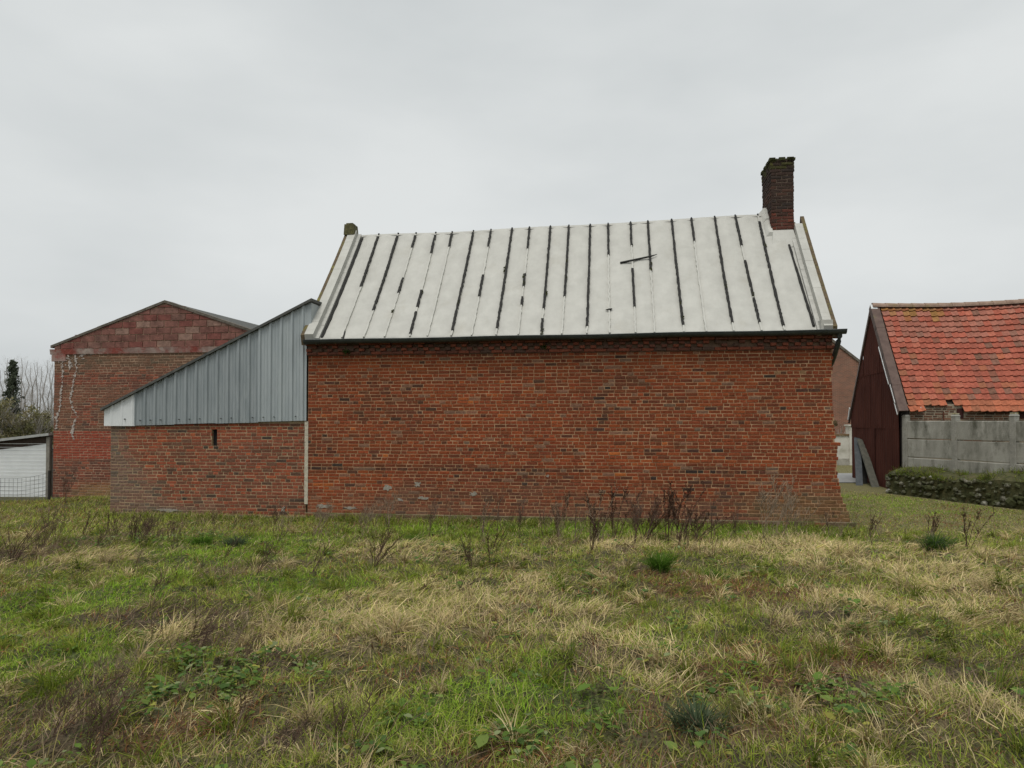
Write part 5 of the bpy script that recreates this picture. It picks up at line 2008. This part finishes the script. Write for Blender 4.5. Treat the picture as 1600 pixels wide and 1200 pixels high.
LIB = {}
for style in ('dock', 'twig', 'reed', 'bush'):
    for v in range(4):
        a, c = stalk_mesh(100 + v * 7 + len(style), style)
        LIB[(style, v)] = (a.mesh('stems', m_stalk), a.mesh('stems', m_stalk_pale), c.mesh('seed_heads', m_seed) if c.v else None)
LIST = [
    # style, x, y, height, tilt towards +x, pale, label
    ('dock', -2.30, 8.5, .66, .25, 0, 'dense reddish brown dock clump standing left of the house corner in green grass'),
    ('bush', -1.69, 9.1, .50, .10, 0, 'spreading rusty dock below the left part of the house wall'),
    ('bush', -0.50, 9.3, .42, -.05, 0, 'squat brown seed clump with pale foot in front of the house wall'),
    ('dock', -0.28, 9.45, .40, .05, 0, 'shorter brown clump just right of the squat seed clump'),
    ('bush', -2.41, 5.55, .40, .75, 0, 'big dark dock bush blown to the right, nearest of the large clumps'),
    ('dock', -2.65, 5.45, .26, .35, 0, 'small dark forked stalks left of the big blown over dock bush'),
    ('twig', -3.41, 7.0, .45, .75, 0, 'dark stalk bent over to the right in the left middle of the meadow'),
    ('reed', -4.15, 8.1, .50, .30, 0, 'single slanting dark stalk above the grass at the left'),
    ('dock', -3.78, 9.7, .45, .40, 0, 'dark dock stalks below the lean-to, right of the grass tuft'),
    ('dock', -4.75, 10.4, .36, .05, 0, 'short dark upright dock below the white cladding'),
    ('twig', -2.75, 8.0, .55, .55, 0, 'fine grey brown stalks leaning across the brown mat'),
    ('reed', -1.44, 6.5, .38, .15, 0, 'thin single dark stalk standing in the straw patch'),
    ('dock', -0.98, 7.1, .28, .85, 0, 'dark dock fallen to the right on the pale straw'),
    ('dock', -0.55, 7.3, .28, .60, 0, 'second dark fallen stalk further right on the pale straw'),
    ('reed', -1.15, 13.2, .95, .05, 0, 'tall thin twig against the wall below the cement patches'),
    ('reed', -0.22, 12.8, .90, .05, 0, 'tall thin dark twig against the left half of the wall'),
    ('twig', 0.10, 12.2, .70, .10, 0, 'fine twiggy stalk left of the wall centre'),
    ('reed', 0.48, 12.3, .80, -.05, 0, 'thin dark rod near the centre of the wall foot'),
    ('dock', 1.10, 10.3, .58, .02, 0, 'reddish dock stalk, first in the brown thicket before the wall'),
    ('dock', 1.55, 11.2, .85, .02, 0, 'tall reddish dock, left end of the brown thicket before the wall'),
    ('twig', 1.78, 10.8, .80, .08, 0, 'twiggy dead weed inside the brown thicket before the wall'),
    ('bush', 2.05, 11.4, .70, .0, 0, 'wide reddish dock in the middle of the thicket before the wall'),
    ('dock', 2.40, 11.5, .92, .0, 0, 'tallest dense red brown dock of the thicket before the wall'),
    ('dock', 2.62, 11.6, .85, .05, 0, 'dense red brown dock next to the tallest one in the thicket'),
    ('bush', 2.80, 11.3, .62, .1, 0, 'low spreading dock at the right end of the thicket'),
    ('reed', 2.30, 9.1, .52, -.05, 0, 'black stalks between the two bright green grass tufts'),
    ('reed', 2.62, 9.6, .60, -.05, 0, 'black stalks standing right behind the second bright tuft'),
    ('reed', 3.25, 11.9, .95, .0, 0, 'lone tall dark rod right of the thicket'),
    ('twig', 3.44, 11.5, .60, .1, 0, 'thin twiggy weed before the right half of the wall'),
    ('twig', 3.95, 11.6, 1.05, .05, 1, 'tall pale dry weed before the right half of the wall'),
    ('twig', 4.25, 11.5, .95, .1, 1, 'pale dry weed right beside the tallest pale one'),
    ('twig', 4.54, 11.8, .75, .15, 1, 'short pale dry weed nearest the right corner of the house'),
    ('dock', 5.95, 12.3, .45, .2, 0, 'dark dock standing off the right corner of the house'),
    ('reed', 6.05, 13.2, .60, .1, 0, 'dark topped stalk on the lawn beside the house corner'),
    ('dock', 6.50, 11.5, .50, .15, 0, 'dark stalks above the arching tuft on the right'),
    ('dock', 6.28, 10.2, .58, .05, 0, 'paired dark stalks right of the arching tuft'),
    ('reed', 2.05, 5.9, .62, .25, 0, 'thin dark stalk slanting up in the right middle of the meadow'),
    ('bush', -6.55, 9.7, .60, .1, 0, 'tangled brown clump at the left edge of the meadow'),
    ('twig', -6.90, 10.9, .60, .2, 0, 'grey twiggy weed below the white shed'),
    ('dock', -6.80, 11.7, .50, .2, 0, 'reddish dock below the outbuilding wall'),
    ('dock', -5.75, 11.2, .45, -.25, 0, 'dark red dock leaning left below the lean-to corner'),
    ('dock', -5.20, 11.4, .40, .1, 0, 'small dark red dock below the lean-to wall'),
    ('reed', -6.30, 12.6, .50, .4, 0, 'thin slanting stalk at the foot of the lean-to corner'),
    ('twig', -2.30, 3.75, .46, .4, 0, 'wiry dead weed in the bottom left corner'),
    ('twig', -2.02, 3.55, .48, .3, 0, 'second wiry dead weed right of the bottom left corner'),
    ('reed', -2.12, 4.05, .42, .45, 0, 'long thin twig slanting over the leaves at lower left'),
    ('dock', -1.46, 4.05, .26, .05, 0, 'short dark dock stalk near the bottom left of centre'),
    ('twig', -0.80, 3.5, .47, .12, 0, 'tall wiry dead weed at the bottom edge left of centre'),
    ('reed', -0.66, 3.55, .50, .35, 0, 'dark branching rod at the bottom edge left of centre'),
    ('twig', -1.10, 3.45, .30, .35, 0, 'short wiry weed at the bottom edge beside the dark rod'),
    ('twig', -10.4, 17.2, .75, .2, 0, 'dark branching weed in front of the wire fence'),
    ('reed', -9.95, 17.1, .45, .1, 0, 'small dark stalk beside the fence post at the shed'),
]
rx = random.Random(55)
THIN = 'thin dry stalk in the loose thicket before the right half of the house wall'
for k in range(24):
    LIST.append((rx.choice(('reed', 'twig', 'reed', 'dock')), rx.uniform(-.6, 5.4), rx.uniform(10.4, 13.0), rx.uniform(.4, .85), rx.uniform(-.15, .3), k % 2, THIN))
FOOT = 'thin weed stalk close to the foot of the left half of the wall'
for k in range(20):
    LIST.append((rx.choice(('twig', 'reed')), rx.uniform(-4.4, 0.0), rx.uniform(12.3, 13.9), rx.uniform(.35, .75), rx.uniform(-.1, .25), k % 2, FOOT))
LEFTW = 'tangled grey brown weed in the overgrown strip below the lean-to and outbuilding'
for k in range(18):
    LIST.append((rx.choice(('twig', 'dock', 'twig')), rx.uniform(-7.8, -4.6), rx.uniform(9.8, 13.6), rx.uniform(.3, .55), rx.uniform(-.2, .5), 0, LEFTW))
RIGHTW = 'short dry weed stalk among the straw on the right'
for k in range(8):
    LIST.append((rx.choice(('twig', 'reed')), rx.uniform(4.3, 7.0), rx.uniform(10.5, 12.6), rx.uniform(.25, .5), rx.uniform(-.1, .3), 1, RIGHTW))
NEARL = 'fine dry stem sticking out of the near grass at lower left'
for k in range(14):
    LIST.append((rx.choice(('twig', 'reed', 'twig')), rx.uniform(-2.9, -.5), rx.uniform(3.4, 5.2), rx.uniform(.2, .4), rx.uniform(.1, .7), k % 2, NEARL))
rl = random.Random(90)
for k, (style, x, y, hgt, tilt, pale, lab) in enumerate(LIST):
    gz = float(ground_z(np.array([x]), np.array([y]))[0])
    e = empty({'dock': 'dead_dock', 'bush': 'dead_dock', 'twig': 'dead_weed', 'reed': 'dead_stalk'}[style], (x, y, gz - .01), 0, lab, 'dead plant', 'dead stalks standing in the meadow')
    e.rotation_euler = (rl.uniform(-.08, .08), tilt, rl.uniform(-.5, .5))
    e.scale = (hgt * 1.2, hgt * 1.2, hgt * 1.12)
    s_, sp, sd = LIB[(style, k % 4)]
    link('stems', sp if pale else s_, e)
    if sd:
        tag(link('seed_heads', sd, e), kind='stuff')


def tuft(x, y, hgt, n, cols, lab, spread=1.0):
    gz = float(ground_z(np.array([x]), np.array([y]))[0])
    a = G.uniform(0, 6.28, n)
    r_ = np.abs(G.normal(0, .05, n)) * spread
    root = np.stack([np.cos(a) * r_, np.sin(a) * r_, np.full(n, -.01)], 1)
    ar = blade_arrays(root, a + G.normal(0, .4, n), G.uniform(.6, 1.05, n) * hgt, G.uniform(.006, .010, n), G.normal(1.15, .22, n), G.uniform(.5, 1.6, n) * spread,
                      np.array(cols)[G.integers(0, len(cols), n)] * G.uniform(.8, 1.2, (n, 1)), 3, G.normal(0, .4, n))
    o = link('grass_tuft', npmesh('grass_tuft', *ar, m_grass), None, (x, y, gz))
    tag(o, lab, 'grass tuft', 'grass tufts standing out of the meadow')


BRI = [(.075, .155, .018), (.10, .18, .025), (.06, .12, .02)]
BLU = [(.075, .105, .055), (.10, .13, .075), (.06, .085, .04)]
tuft(1.68, 8.42, .30, 420, BRI, 'larger bright green grass tuft right of the brown mat', 1.2)
tuft(2.26, 8.45, .24, 240, BRI, 'smaller bright green grass tuft right of the larger bright one', 1.0)
tuft(5.85, 10.2, .36, 420, BLU + BRI, 'arching grey green tuft in the straw on the right', 1.7)
tuft(.95, 3.80, .20, 380, BLU, 'blue green tuft near the bottom right of centre', 1.3)
tuft(1.25, 3.95, .17, 240, [(.13, .14, .04), (.16, .15, .06)], 'yellowish tuft right of the blue green one', 1.3)
tuft(-4.15, 11.1, .28, 340, BLU, 'pale grey green tuft below the lean-to wall', 1.6)
tuft(-4.75, 11.3, .26, 340, BRI, 'dark green tuft left of the pale tuft below the lean-to', 1.5)
tuft(-1.5, 11.4, .26, 260, BRI, 'green tuft in front of the left end of the house wall', 1.4)

# small fern rooted under the gutter
e = house_pt((0.86, -0.13, 3.38))
fr = np.random.default_rng(4)
n = 60
a = fr.uniform(0, 6.28, n)
ar = blade_arrays(np.tile(np.array(e), (n, 1)) + fr.normal(0, .02, (n, 3)), a, fr.uniform(.05, .14, n), fr.uniform(.01, .02, n), fr.normal(.3, .6, n), fr.uniform(.5, 2, n),
                  np.array([(.045, .075, .02)] * n) * fr.uniform(.7, 1.3, (n, 1)), 3, fr.normal(0, .5, n))
tag(link('fern', npmesh('fern', *ar, m_grass)), 'small green fern rooted in the cornice under the left end of the gutter', 'fern')
e = house_pt((4.85, -0.14, 3.44))
ar = blade_arrays(np.tile(np.array(e), (n, 1)) + fr.normal(0, .025, (n, 3)), a, fr.uniform(.03, .09, n), fr.uniform(.01, .02, n), fr.normal(.1, .6, n), fr.uniform(.5, 2, n),
                  np.array([(.05, .08, .02)] * n) * fr.uniform(.7, 1.3, (n, 1)), 3, fr.normal(0, .5, n))
tag(link('fern', npmesh('fern', *ar, m_grass)), 'tiny moss like fern under the middle of the gutter', 'fern')
